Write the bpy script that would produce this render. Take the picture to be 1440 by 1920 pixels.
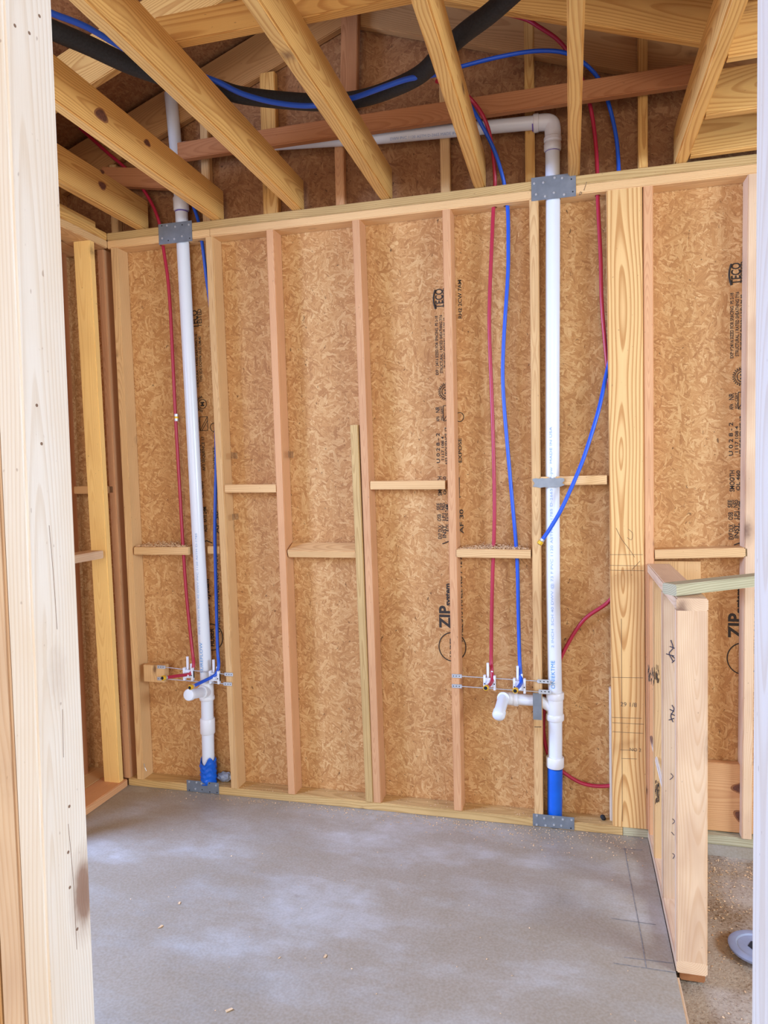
import bpy, bmesh, math, random
from mathutils import Vector, Matrix
random.seed(7)
for o in list(bpy.data.objects): bpy.data.objects.remove(o)
SC = bpy.context.scene
COL = SC.collection
V = Vector
# ------------------------------------------------------------------ camera
F_PX = 1337.59
CAM = V((0.59366, -3.11802, 1.55189))
yaw, pit, rol = [math.radians(a) for a in (14.672, -2.9010, -1.2058)]
FW = V((-math.sin(yaw)*math.cos(pit), math.cos(yaw)*math.cos(pit), math.sin(pit)))
r0 = V((math.cos(yaw), math.sin(yaw), 0)); u0 = r0.cross(FW)
RT = math.cos(rol)*r0 + math.sin(rol)*u0
UP = -math.sin(rol)*r0 + math.cos(rol)*u0
cd = bpy.data.cameras.new('camera'); cam = bpy.data.objects.new('camera', cd); COL.objects.link(cam)
cd.sensor_fit = 'VERTICAL'; cd.sensor_height = 36; cd.lens = F_PX*36/1920; cd.clip_start = .05
cam.matrix_world = Matrix(((RT.x, UP.x, -FW.x, CAM.x), (RT.y, UP.y, -FW.y, CAM.y), (RT.z, UP.z, -FW.z, CAM.z), (0, 0, 0, 1)))
SC.camera = cam
# ------------------------------------------------------------------ light
SC.view_settings.view_transform = 'Standard'; SC.view_settings.look = 'None'
SC.view_settings.gamma = 1; SC.view_settings.use_curve_mapping = False
SC.view_settings.exposure = 1.13
W = bpy.data.worlds.new('world'); SC.world = W; W.use_nodes = True
bg = W.node_tree.nodes['Background']; bg.inputs[0].default_value = (0.80, 0.88, 1.0, 1); bg.inputs[1].default_value = 0.48
def area(name, loc, target, sx, sy, power, col):
    l = bpy.data.lights.new(name, 'AREA'); l.shape = 'RECTANGLE'; l.size = sx; l.size_y = sy; l.energy = power; l.color = col
    o = bpy.data.objects.new(name, l); COL.objects.link(o); o.location = loc
    o.rotation_euler = (V(target)-V(loc)).to_track_quat('-Z', 'Y').to_euler(); return o
area('daylight_from_house_opening', (.6, -7.5, 2.2), (-.3, 0, 1.3), 4.0, 2.6, 66, (1.0, .87, .72))
area('cool_fill_right', (3.9, -2.5, 2.2), (-.5, -1.6, .6), 1.8, 1.4, 125, (.62, .79, 1.0))  # cool fill lamp added at the right for slab and jamb; no window there
area('blue_fill_left', (-3.3, -1.9, 2.2), (.2, -1.9, 0), 1.6, 1.2, 150, (.36, .54, 1.0))  # added lamp that turns the near slab blue; no window is built

def P(u, v, x=None, y=None, z=None):
    d = FW + (u-720)/F_PX*RT - (v-960)/F_PX*UP
    if x is not None: t = (x-CAM.x)/d.x
    elif y is not None: t = (y-CAM.y)/d.y
    else: t = (z-CAM.z)/d.z
    return CAM + d*t
# ------------------------------------------------------------------ materials
def nt(name):
    m = bpy.data.materials.new(name); m.use_nodes = True
    t = m.node_tree; t.nodes.clear()
    out = t.nodes.new('ShaderNodeOutputMaterial'); b = t.nodes.new('ShaderNodeBsdfPrincipled')
    t.links.new(b.outputs[0], out.inputs[0])
    return m, t, b
class G:
    def __init__(s, t): s.t = t
    def n(s, ty, **kw):
        n = s.t.nodes.new('ShaderNode'+ty)
        for k, v in kw.items(): setattr(n, k, v)
        return n
    def put(s, sock, v):
        if isinstance(v, bpy.types.NodeSocket): s.t.links.new(v, sock)
        elif v is not None: sock.default_value = v
    def m(s, op, a, b=None, c=None, clamp=False):
        n = s.n('Math', operation=op, use_clamp=clamp)
        s.put(n.inputs[0], a); s.put(n.inputs[1], b); s.put(n.inputs[2], c); return n.outputs[0]
    def vm(s, op, a, b=None):
        n = s.n('VectorMath', operation=op); s.put(n.inputs[0], a); s.put(n.inputs[1], b)
        return n.outputs['Value'] if op in ('LENGTH', 'DISTANCE') else n.outputs[0]
    def noise(s, vec, scale, detail=2, rough=.5, dist=0):
        n = s.n('TexNoise'); s.put(n.inputs['Vector'], vec); n.inputs['Scale'].default_value = scale
        n.inputs['Detail'].default_value = detail; n.inputs['Roughness'].default_value = rough; n.inputs['Distortion'].default_value = dist
        return n.outputs[0], n.outputs[1]
    def ramp(s, f, stops):
        n = s.n('ValToRGB'); s.put(n.inputs[0], f); e = n.color_ramp.elements
        while len(e) < len(stops): e.new(.5)
        for i, (p, c) in enumerate(stops):
            e[i].position = p; e[i].color = (*c, 1) if len(c) == 3 else c
        return n.outputs[0]
    def mix(s, f, a, b, blend='MIX'):
        n = s.n('Mix', data_type='RGBA', blend_type=blend); s.put(n.inputs[0], f)
        A, B = n.inputs[6], n.inputs[7]
        s.put(A, (*a, 1) if isinstance(a, tuple) and len(a) == 3 else a); s.put(B, (*b, 1) if isinstance(b, tuple) and len(b) == 3 else b)
        return n.outputs[2]
    def comb(s, x, y, z):
        n = s.n('CombineXYZ'); s.put(n.inputs[0], x); s.put(n.inputs[1], y); s.put(n.inputs[2], z); return n.outputs[0]
    def sep(s, v):
        n = s.n('SeparateXYZ'); s.put(n.inputs[0], v); return n.outputs
    def bump(s, b, h, strength, dist):
        n = s.n('Bump'); n.inputs['Strength'].default_value = strength; n.inputs['Distance'].default_value = dist
        s.put(n.inputs['Height'], h); s.t.links.new(n.outputs[0], b.inputs['Normal'])

def hexs(r, g, b):
    f = lambda c: (c/255/12.92) if c/255 <= .04045 else ((c/255+.055)/1.055)**2.4
    return (f(r), f(g), f(b))

def wood(name, light, dark, spacing=.006, contrast=.8, knots=.5, knotcol=(.16, .07, .03), blot=.25, blotcol=None, seedoff=0., cy=.05, wf=.9, wa=.16):
    m, t, b = nt(name); g = G(t)
    co = g.n('TexCoord').outputs['Object']; rnd = g.n('ObjectInfo').outputs['Random']
    rnd = g.m('ADD', rnd, seedoff)
    x, y, z = g.sep(co)
    rz = g.m('MULTIPLY', rnd, 37.0)
    zo = g.m('ADD', z, rz)
    # slow wander of the pith along the board gives long cathedral figures
    wob, wobc = g.noise(g.comb(g.m('MULTIPLY', zo, 1.0), rz, 0.0), wf, 1)
    wx, wy, wz = g.sep(wobc)
    cx = g.m('MULTIPLY', g.m('SUBTRACT', g.m('FRACT', g.m('MULTIPLY', rnd, 13.7)), .5), .05)
    px = g.m('ADD', g.m('SUBTRACT', x, cx), g.m('MULTIPLY', g.m('SUBTRACT', wx, .5), .05))
    py = g.m('ADD', g.m('ADD', y, cy), g.m('MULTIPLY', g.m('SUBTRACT', wy, .5), wa))
    r = g.m('SQRT', g.m('ADD', g.m('MULTIPLY', px, px), g.m('MULTIPLY', py, py)))
    sv = g.comb(g.m('MULTIPLY', x, 14.0), g.m('MULTIPLY', y, 14.0), g.m('MULTIPLY', zo, 1.6))
    nn, _ = g.noise(sv, 1.0, 2)
    r = g.m('ADD', r, g.m('MULTIPLY', nn, .008))
    # knots
    kv = g.comb(g.m('MULTIPLY', x, 7.0), g.m('ADD', g.m('MULTIPLY', y, 3.0), rz), g.m('MULTIPLY', zo, 3.0))
    vo = g.n('TexVoronoi'); g.put(vo.inputs['Vector'], kv); vo.inputs['Scale'].default_value = 1.0
    kd = vo.outputs['Distance']
    kn, _ = g.noise(co, 60, 2)
    kd = g.m('ADD', kd, g.m('MULTIPLY', g.m('SUBTRACT', kn, .5), .05))
    near = g.m('SUBTRACT', 1.0, g.m('DIVIDE', kd, .35), clamp=True)
    r = g.m('ADD', r, g.m('MULTIPLY', g.m('MULTIPLY', near, near), .018*min(1, knots*2)))
    ring = g.m('FRACT', g.m('DIVIDE', r, spacing))
    rc = g.ramp(ring, [(0, (0, 0, 0)), (.45, (.12,)*3), (.8, (1,)*3), (.93, (.9,)*3), (1, (0,)*3)])
    ringsoft = g.m('MULTIPLY', rc, contrast)
    fv = g.comb(g.m('MULTIPLY', x, 420.0), g.m('MULTIPLY', y, 420.0), g.m('MULTIPLY', zo, 9.0))
    fn, _ = g.noise(fv, 1.0, 3, .6)
    fac = g.m('ADD', ringsoft, g.m('MULTIPLY', g.m('SUBTRACT', fn, .5), .55), clamp=True)
    c = g.mix(fac, light, dark)
    bl, _ = g.noise(g.comb(g.m('MULTIPLY', x, 6.0), g.m('MULTIPLY', y, 6.0), g.m('MULTIPLY', zo, 2.2)), 1.0, 3, .6)
    blf = g.m('MULTIPLY', g.ramp(bl, [(.45, (0,)*3), (.7, (1,)*3)]), blot)
    c = g.mix(blf, c, blotcol or tuple(a*.72 for a in dark))
    kf = g.ramp(kd, [(0, (1,)*3), (.07*knots*2, (.9,)*3), (.11*knots*2+.001, (.25,)*3), (.16*knots*2+.002, (0,)*3)])
    kf = g.m('MULTIPLY', kf, .9 if knots > 0 else 0)
    c = g.mix(kf, c, knotcol)
    # specks and nail holes
    sp, _ = g.noise(g.comb(g.m('MULTIPLY', x, 120.0), g.m('MULTIPLY', y, 120.0), g.m('MULTIPLY', zo, 70.0)), 1.0, 1)
    c = g.mix(g.m('MULTIPLY', g.ramp(sp, [(.76, (0,)*3), (.82, (1,)*3)]), .45), c, knotcol)
    # per-board tone
    hs = g.n('HueSaturation'); g.put(hs.inputs['Color'], c)
    g.put(hs.inputs['Value'], g.m('ADD', .93, g.m('MULTIPLY', g.m('FRACT', g.m('MULTIPLY', rnd, 7.3)), .14)))
    t.links.new(hs.outputs[0], b.inputs['Base Color'])
    b.inputs['Roughness'].default_value = .62
    b.inputs['Specular IOR Level'].default_value = .3
    g.bump(b, fac, .25, .0012)
    return m

def osb(name, lo, mid, hi, fleck=(.07, .03, .012)):
    """overlapping wafers: seven layers of long cells laid at different angles, the topmost one wins"""
    m, t, b = nt(name); g = G(t)
    co = g.n('TexCoord').outputs['Object']
    _, dc = g.noise(co, 30, 2)
    wv = g.vm('ADD', co, g.vm('MULTIPLY', g.vm('SUBTRACT', dc, (.5, .5, .5)), (.012, .012, .012)))
    _, d2 = g.noise(co, 3.5, 2)
    wv = g.vm('ADD', wv, g.vm('MULTIPLY', g.vm('SUBTRACT', d2, (.5, .5, .5)), (.10, .10, .10)))
    best = None
    for i, (ang, sc, el) in enumerate([(.15, 80, 5), (1.35, 100, 5.5), (2.45, 70, 4.5), (.8, 125, 4.5), (1.95, 95, 5.5), (2.95, 140, 4.5), (1.1, 160, 3.5)]):
        ro = g.n('VectorRotate', rotation_type='Y_AXIS'); g.put(ro.inputs['Vector'], wv); ro.inputs['Angle'].default_value = ang
        vec = g.vm('ADD', g.vm('MULTIPLY', ro.outputs[0], (sc, sc*.5, sc/el)), (i*7.7, i*3.3, i*5.1))
        vo = g.n('TexVoronoi'); g.put(vo.inputs['Vector'], vec); vo.inputs['Scale'].default_value = 1.0; vo.inputs['Randomness'].default_value = 1.0
        rr = g.sep(vo.outputs['Color'])
        gn, _ = g.noise(g.vm('ADD', g.vm('MULTIPLY', ro.outputs[0], (520.0, 60.0, 26.0)), vo.outputs['Color']), 1.0, 2, .5)
        f = g.m('ADD', g.m('MULTIPLY', rr[1], .36), g.m('ADD', .05, g.m('MULTIPLY', gn, .62))); h = g.m('SUBTRACT', rr[0], g.m('MULTIPLY', vo.outputs['Distance'], .35))
        if best is None: best = (h, f)
        else:
            c = g.m('GREATER_THAN', h, best[0])
            f = g.m('ADD', g.m('MULTIPLY', f, c), g.m('MULTIPLY', best[1], g.m('SUBTRACT', 1.0, c)))
            best = (g.m('MAXIMUM', h, best[0]), f)
    h, f = best
    big, _ = g.noise(co, 2.3, 3, .6)
    f = g.m('ADD', f, g.m('MULTIPLY', g.m('SUBTRACT', big, .5), .30))
    c = g.ramp(f, [(.18, lo), (.52, mid), (.88, hi)])
    fl, _ = g.noise(g.vm('MULTIPLY', wv, (1.0, 1.0, .55)), 90, 2, .5, 1.0)
    c = g.mix(g.m('MULTIPLY', g.ramp(fl, [(.70, (0,)*3), (.74, (1,)*3)]), .8), c, fleck)
    t.links.new(c, b.inputs['Base Color']); b.inputs['Roughness'].default_value = .6
    b.inputs['Specular IOR Level'].default_value = .3
    g.bump(b, g.m('ADD', g.m('MULTIPLY', h, 1.6), f), .35, .0012)
    return m

def plain(name, col, rough=.4, metal=0, spec=.5, var=0, vs=40, bump=0, trans=0):
    m, t, b = nt(name); g = G(t)
    co = g.n('TexCoord').outputs['Object']
    n, _ = g.noise(co, vs, 3)
    d = tuple(max(0, c*(1-var)) for c in col); l = tuple(min(1, c*(1+var)) for c in col)
    c = g.ramp(n, [(.3, d), (.7, l)])
    t.links.new(c, b.inputs['Base Color'])
    b.inputs['Roughness'].default_value = rough; b.inputs['Metallic'].default_value = metal
    b.inputs['Specular IOR Level'].default_value = spec
    if bump: g.bump(b, n, bump, .002)
    return m

M = {}
M['joist'] = wood('yellow_pine', hexs(224, 174, 100), hexs(180, 118, 54), .0075, .62, .5, blot=.30, blotcol=hexs(150, 104, 52))
M['pine'] = wood('clear_pine', hexs(228, 186, 130), hexs(190, 136, 84), .0055, .5, .35, blot=.18)
M['fir'] = wood('pink_fir', hexs(218, 164, 116), hexs(190, 128, 84), .0035, .45, .35, blot=.22)
M['figured'] = wood('figured_pine', hexs(232, 188, 124), hexs(188, 130, 70), .0135, .85, .0, blot=.1, seedoff=.37, cy=.03, wf=1.15, wa=.17)
M['pale'] = wood('pale_spruce', hexs(228, 217, 202), hexs(206, 184, 158), .0055, .45, .75, knotcol=hexs(126, 84, 60), blot=.4, blotcol=hexs(214, 186, 150))
M['stain'] = wood('stained_spruce', hexs(224, 192, 156), hexs(200, 154, 110), .006, .42, .75, knotcol=hexs(110, 76, 60), blot=.75, blotcol=hexs(186, 146, 116))
M['yellow'] = wood('bright_yellow_pine', hexs(246, 204, 128), hexs(222, 168, 92), .007, .4, .45, blot=.2, blotcol=hexs(190, 140, 80))
M['treated'] = wood('treated_pine', hexs(206, 170, 112), hexs(164, 124, 70), .008, .55, .2, blot=.4, blotcol=hexs(156, 122, 74))
M['green'] = wood('green_treated_pine', hexs(186, 176, 142), hexs(146, 134, 98), .006, .65, .0, blot=.2)
M['dark'] = wood('dark_pine', hexs(176, 120, 78), hexs(138, 84, 48), .0045, .5, .4, blot=.4)
M['red'] = wood('red_cedar_brace', hexs(194, 132, 86), hexs(164, 100, 60), .004, .45, .2, blot=.2)
M['gable'] = wood('gable_pine', hexs(196, 146, 92), hexs(158, 106, 60), .006, .5, .4, blot=.3)
M['knotty'] = wood('knotty_pine', hexs(214, 164, 112), hexs(184, 124, 78), .006, .5, 1.1, knotcol=hexs(110, 60, 44), blot=.25)
M['osb'] = osb('osb_sheathing', hexs(156, 102, 58), hexs(195, 142, 86), hexs(228, 188, 132))
M['osb_shaded'] = osb('osb_shaded_sheathing', hexs(112, 68, 40), hexs(146, 98, 60), hexs(176, 128, 84))  # same OSB as the wall, with the attic's dimness put into its colour
M['pvc'] = plain('white_pvc', (.75, .77, .81), .28, spec=.5)
M['fitting'] = plain('white_fitting', (.78, .77, .78), .3)
M['redpex'] = plain('red_pex', hexs(176, 34, 62), .35)
M['bluepex'] = plain('blue_pex', hexs(24, 84, 200), .35)
M['bluesleeve'] = plain('blue_sleeve', hexs(6, 92, 200), .32, var=.15, vs=9)
M['foam'] = plain('black_foam', (.018, .019, .022), .75, var=.3, vs=150, bump=.3)
M['steel'] = plain('galvanised_steel', hexs(132, 140, 150), .42, .55, var=.12, vs=25)
M['zinc'] = plain('bright_zinc', hexs(200, 206, 214), .35, .7, var=.1)
M['hole'] = plain('dark_hole', (.01, .01, .012), .9)
M['wplastic'] = plain('white_plastic', (.80, .82, .90), .35)
M['brass'] = plain('yellow_ring', hexs(226, 178, 40), .35, .2)
M['ink'] = plain('black_ink', hexs(56, 48, 40), .8, var=.3, vs=300)
M['pencil'] = plain('pencil', hexs(104, 86, 66), .8, var=.3, vs=200)
M['penblue'] = plain('marker', hexs(36, 40, 66), .7)
M['blueink'] = plain('blue_ink', hexs(70, 150, 210), .6, var=.2, vs=200)
M['paleink'] = plain('pale_blue_ink', hexs(150, 176, 210), .6, var=.2, vs=200)
M['primer'] = plain('purple_primer', hexs(98, 72, 170), .5)
M['saw'] = plain('sawdust', hexs(226, 190, 146), .9, var=.25, vs=60)
M['film'] = plain('grey_film', hexs(150, 160, 178), .3, var=.15, vs=30)
M['disc'] = plain('grey_plastic', hexs(136, 142, 160), .5, var=.12, vs=14)
M['purple'] = plain('joint_line', hexs(92, 58, 46), .9)

def concrete():
    m, t, b = nt('concrete_slab'); g = G(t)
    co = g.n('TexCoord').outputs['Object']
    n1, _ = g.noise(co, 1.3, 4, .6, .4); n2, _ = g.noise(co, 6, 5, .65, .6); n3, _ = g.noise(co, 120, 2)
    c = g.ramp(n1, [(.36, hexs(136, 124, 104)), (.52, hexs(172, 166, 156)), (.66, hexs(190, 186, 180))])
    c = g.mix(g.m('MULTIPLY', g.ramp(n2, [(.40, (0,)*3), (.66, (1,)*3)]), .62), c, hexs(150, 136, 112))
    # worn, slightly rusty staining with its own shape along the framed wall
    x, y, z = g.sep(co)
    st, _ = g.noise(g.vm('MULTIPLY', co, (1.0, 2.4, 1.0)), 1.8, 4, .65)
    edge = g.m('MULTIPLY', g.m('ADD', g.m('DIVIDE', y, 1.0), 1.0, clamp=True), g.ramp(st, [(.34, (0,)*3), (.55, (1,)*3)]))
    c = g.mix(g.m('MULTIPLY', edge, .75), c, hexs(142, 122, 90))
    n4, _ = g.noise(co, 38, 2)
    c = g.mix(g.m('MULTIPLY', g.ramp(n4, [(.70, (0,)*3), (.78, (1,)*3)]), .35), c, hexs(120, 108, 92))
    c = g.mix(.16, c, g.ramp(n3, [(.3, (.38, .38, .38)), (.7, (.78, .78, .78))]))
    t.links.new(c, b.inputs['Base Color'])
    t.links.new(g.m('ADD', .36, g.m('MULTIPLY', n2, .25)), b.inputs['Roughness'])
    g.bump(b, g.m('ADD', n2, n3), .12, .002)
    return m
def rough_ground():
    m, t, b = nt('rough_ground'); g = G(t)
    co = g.n('TexCoord').outputs['Object']
    n1, _ = g.noise(co, 4, 4, .6, .5); n2, _ = g.noise(co, 90, 3, .7)
    c = g.mix(g.ramp(n1, [(.42, (0,)*3), (.6, (1,)*3)]), hexs(122, 92, 60), hexs(166, 148, 128))
    c = g.mix(g.ramp(n2, [(.35, (.0,)*3), (.7, (.6,)*3)]), c, hexs(196, 180, 158))
    c = g.mix(g.m('MULTIPLY', g.ramp(n2, [(.30, (1,)*3), (.42, (0,)*3)]), .5), c, hexs(80, 62, 44))
    t.links.new(c, b.inputs['Base Color']); b.inputs['Roughness'].default_value = .9
    g.bump(b, n2, .6, .006); return m
M['concrete'] = concrete(); M['ground'] = rough_ground()

# ------------------------------------------------------------------ helpers
def link(o, parent=None):
    COL.objects.link(o)
    if parent is not None: o.parent = parent
    return o
def tag(o, label=None, cat=None, group=None, kind=None):
    if label: o['label'] = label
    if cat: o['category'] = cat
    if group: o['group'] = group
    if kind: o['kind'] = kind
    return o
def bm_obj(name, bm, mat, parent=None, smooth=False):
    me = bpy.data.meshes.new(name); bmesh.ops.recalc_face_normals(bm, faces=bm.faces[:]); bm.to_mesh(me); bm.free()
    if smooth:
        for p in me.polygons: p.use_smooth = True
        if smooth == 'auto':
            try: me.set_sharp_from_angle(angle=math.radians(40))
            except Exception: pass
    me.materials.append(mat)
    o = bpy.data.objects.new(name, me); return link(o, parent)
def empty(name, loc=(0, 0, 0)):
    o = bpy.data.objects.new(name, None); o.location = loc; o.empty_display_size = .05; return link(o)
def box_bm(bm, x0, x1, y0, y1, z0, z1):
    vs = [bm.verts.new(p) for p in ((x0,y0,z0),(x1,y0,z0),(x1,y1,z0),(x0,y1,z0),(x0,y0,z1),(x1,y0,z1),(x1,y1,z1),(x0,y1,z1))]
    for f in ((0,3,2,1),(4,5,6,7),(0,1,5,4),(1,2,6,5),(2,3,7,6),(3,0,4,7)): bm.faces.new([vs[i] for i in f])
    return vs
def slab(name, x0, x1, y0, y1, z0, z1, mat, parent=None, bev=0):
    bm = bmesh.new(); c = V(((x0+x1)/2, (y0+y1)/2, (z0+z1)/2))
    box_bm(bm, x0-c.x, x1-c.x, y0-c.y, y1-c.y, z0-c.z, z1-c.z)
    if bev: bmesh.ops.bevel(bm, geom=bm.edges[:], offset=bev, segments=2, affect='EDGES')
    o = bm_obj(name, bm, mat, parent); o.location = c; return o
def board(name, p0, p1, wdir, w, t, mat, label=None, cat='lumber', group=None, parent=None, bev=.0035, wane=0, bow=0):
    """sawn board: p0->p1 is the centre line, w is measured along wdir, t across it; local z runs along the grain"""
    p0, p1 = V(p0), V(p1); L = (p1-p0).length; az = (p1-p0).normalized()
    ax = (V(wdir) - az*V(wdir).dot(az)).normalized(); ay = az.cross(ax)
    bm = bmesh.new(); box_bm(bm, -w/2, w/2, -t/2, t/2, 0, L)
    n = max(1, int(L/.12))
    long = [e for e in bm.edges if abs((e.verts[0].co-e.verts[1].co).z) > L*.9]
    bmesh.ops.bevel(bm, geom=long, offset=bev, segments=2, affect='EDGES')
    if bow or wane:
        long = [e for e in bm.edges if abs((e.verts[0].co-e.verts[1].co).z) > L*.9]
        bmesh.ops.subdivide_edges(bm, edges=long, cuts=n, use_grid_fill=True)
        rs = random.Random(name+str(L)); ph = rs.random()*6
        for v in bm.verts:
            k = v.co.z/L
            v.co.x += bow*math.sin(k*math.pi)
            if wane: 
                s = max(0, math.sin(v.co.z*3.1+ph)*.6+math.sin(v.co.z*7.3+ph*2)*.4)
                if v.co.x > w*.25 and v.co.y > 0: v.co.x -= wane*s; v.co.y -= wane*s*.5
    o = bm_obj(name, bm, mat, parent)
    o.matrix_world = Matrix(((ax.x, ay.x, az.x, p0.x), (ax.y, ay.y, az.y, p0.y), (ax.z, ay.z, az.z, p0.z), (0, 0, 0, 1)))
    if label: tag(o, label, cat, group)
    return o
def spline(pts, sub=8):
    pts = [V(p) for p in pts]
    if len(pts) < 3: return pts
    out = []; q = [pts[0]*2-pts[1]]+pts+[pts[-1]*2-pts[-2]]
    for i in range(1, len(q)-2):
        a, b, c, d = q[i-1:i+3]
        for k in range(sub):
            s = k/sub
            out.append(.5*((2*b)+(c-a)*s+(2*a-5*b+4*c-d)*s*s+(3*b-a-3*c+d)*s**3))
    out.append(pts[-1]); return out
def tube_bm(bm, path, r, n=16, cap=True, radii=None):
    up = V((0, 0, 1)) if abs((path[1]-path[0]).normalized().z) < .9 else V((1, 0, 0))
    rings = []
    for i, p in enumerate(path):
        d = (path[min(i+1, len(path)-1)]-path[max(i-1, 0)]).normalized()
        a = (up-d*up.dot(d)).normalized(); up = a; b = d.cross(a)
        rr = radii[i] if radii else r
        rings.append([bm.verts.new(p+(a*math.cos(2*math.pi*k/n)+b*math.sin(2*math.pi*k/n))*rr) for k in range(n)])
    for A, B in zip(rings, rings[1:]):
        for k in range(n): bm.faces.new((A[k], A[(k+1) % n], B[(k+1) % n], B[k]))
    if cap: bm.faces.new(rings[0][::-1]); bm.faces.new(rings[-1])
def tube(name, pts, r, mat, parent=None, n=16, sub=8, radii=None):
    bm = bmesh.new(); path = spline(pts, sub) if sub else [V(p) for p in pts]
    c = path[0].copy()
    tube_bm(bm, [p-c for p in path], r, n, True, radii)
    o = bm_obj(name, bm, mat, parent, 'auto'); o.location = c; return o
def cyl(name, a, b, r, mat, parent=None, n=24, chamfer=0):
    a, b = V(a), V(b); d = (b-a).normalized()
    if chamfer: return tube(name, [a, a+d*chamfer, b-d*chamfer, b], r, mat, parent, n, 0, [r-chamfer, r, r, r-chamfer])
    return tube(name, [a, b], r, mat, parent, n, 0)
def cut(o, cyls):
    """drill real holes (a, b, r) in world space through a board"""
    bpy.context.view_layer.update()
    for a, b, r in cyls:
        bm = bmesh.new(); tube_bm(bm, [V(a), V(b)], r, 20); me = bpy.data.meshes.new('bit'); bmesh.ops.recalc_face_normals(bm, faces=bm.faces[:]); bm.to_mesh(me); bm.free()
        c = bpy.data.objects.new('bit', me); COL.objects.link(c)
        md = o.modifiers.new('hole', 'BOOLEAN'); md.object = c; md.operation = 'DIFFERENCE'; md.solver = 'EXACT'
        dg = bpy.context.evaluated_depsgraph_get(); nm = bpy.data.meshes.new_from_object(o.evaluated_get(dg))
        o.modifiers.clear(); o.data = nm; bpy.data.objects.remove(c)
def text(name, s, loc, size, mat, parent=None, xdir=(0, 0, 1), ydir=(-1, 0, 0), bold=0, sx=1, spacing=1):
    cu = bpy.data.curves.new(name, 'FONT'); cu.body = s; cu.size = size; cu.offset = bold; cu.space_character = spacing; cu.resolution_u = 3
    tmp = bpy.data.objects.new(name, cu); COL.objects.link(tmp)
    dg = bpy.context.evaluated_depsgraph_get(); me = bpy.data.meshes.new_from_object(tmp.evaluated_get(dg)); bpy.data.objects.remove(tmp)
    me.materials.clear(); me.materials.append(mat)
    X = V(xdir).normalized(); Y = V(ydir).normalized(); Z = X.cross(Y)
    M4 = Matrix(((X.x*sx, Y.x, Z.x, 0), (X.y*sx, Y.y, Z.y, 0), (X.z*sx, Y.z, Z.z, 0), (0, 0, 0, 1)))
    me.transform(M4); o = bpy.data.objects.new(name, me); link(o, parent); o.location = V(loc); return o
def strokes(name, lines, w, mat, parent=None, off=.0006):
    """pen strokes as thin flat ribbons built from short bars; lines: lists of world points"""
    bm = bmesh.new(); c = V(lines[0][0])
    for ln in lines:
        path = spline(ln, 5) if len(ln) > 2 else [V(p) for p in ln]
        tube_bm(bm, [p-c for p in path], w/2, 5)
    o = bm_obj(name, bm, mat, parent); o.location = c; return o

H = 2.772; T = .038; D = .089

# ------------------------------------------------------------------ setting
s = slab('floor', -3.4, .898, -5.2, .11, -.12, 0, M['concrete']); tag(s, kind='structure')
s = slab('floor', .898, 4.2, -5.2, .11, -.16, -.05, M['ground']); tag(s, kind='structure')
s = slab('trim_1', .99, 4.2, .01, .11, -.05, -.004, M['concrete']); tag(s, kind='structure')       # curb under the far wall
wb = slab('wall_back', -2.2, 4.2, D, D+.011, -.02, H+.005, M['osb']); tag(wb, kind='structure')
def gable_poly(name, y0, y1, mat):
    bm = bmesh.new(); pk = V((-.30, 0, 3.98)); pts = [(-2.6, H), (4.2, H), (4.2, 2.80), (-.30, 4.0), (-2.6, 3.14)]
    a = [bm.verts.new((x, y0, z)) for x, z in pts]; b = [bm.verts.new((x, y1, z)) for x, z in pts]
    bm.faces.new(a); bm.faces.new(b[::-1])
    for i in range(len(a)): bm.faces.new((a[i], a[(i+1) % 5], b[(i+1) % 5], b[i]))
    o = bm_obj(name, bm, mat); return tag(o, kind='structure')
gable_poly('wall_gable', D, D+.011, M['osb_shaded'])
s = slab('wall_left', -1.901, -1.890, -.75, .1, -.02, 3.3, M['osb']); tag(s, kind='structure')
# roof deck: two real sloping sheets above the rafters
def deck(name, xa, za, xb, zb):
    bm = bmesh.new(); vs = []
    for dz in (0, .012):
        for x, z in ((xa, za), (xb, zb)):
            for y in (-5.2, .35): vs.append(bm.verts.new((x, y, z+dz)))
    for f in ((0,1,3,2),(4,6,7,5),(0,4,5,1),(2,3,7,6),(0,2,6,4),(1,5,7,3)): bm.faces.new([vs[i] for i in f])
    o = bm_obj(name, bm, M['osb_shaded']); return tag(o, kind='structure')
PITCH = .355; PKX = -.33; PKZ = 3.803
deck('ceiling_left_slope', -3.6, PKZ-(3.6+PKX)*PITCH*1.03, PKX, PKZ+.0)
deck('ceiling_right_slope', PKX, PKZ+.0, 4.6, PKZ-(4.6-PKX)*.336)

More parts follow.
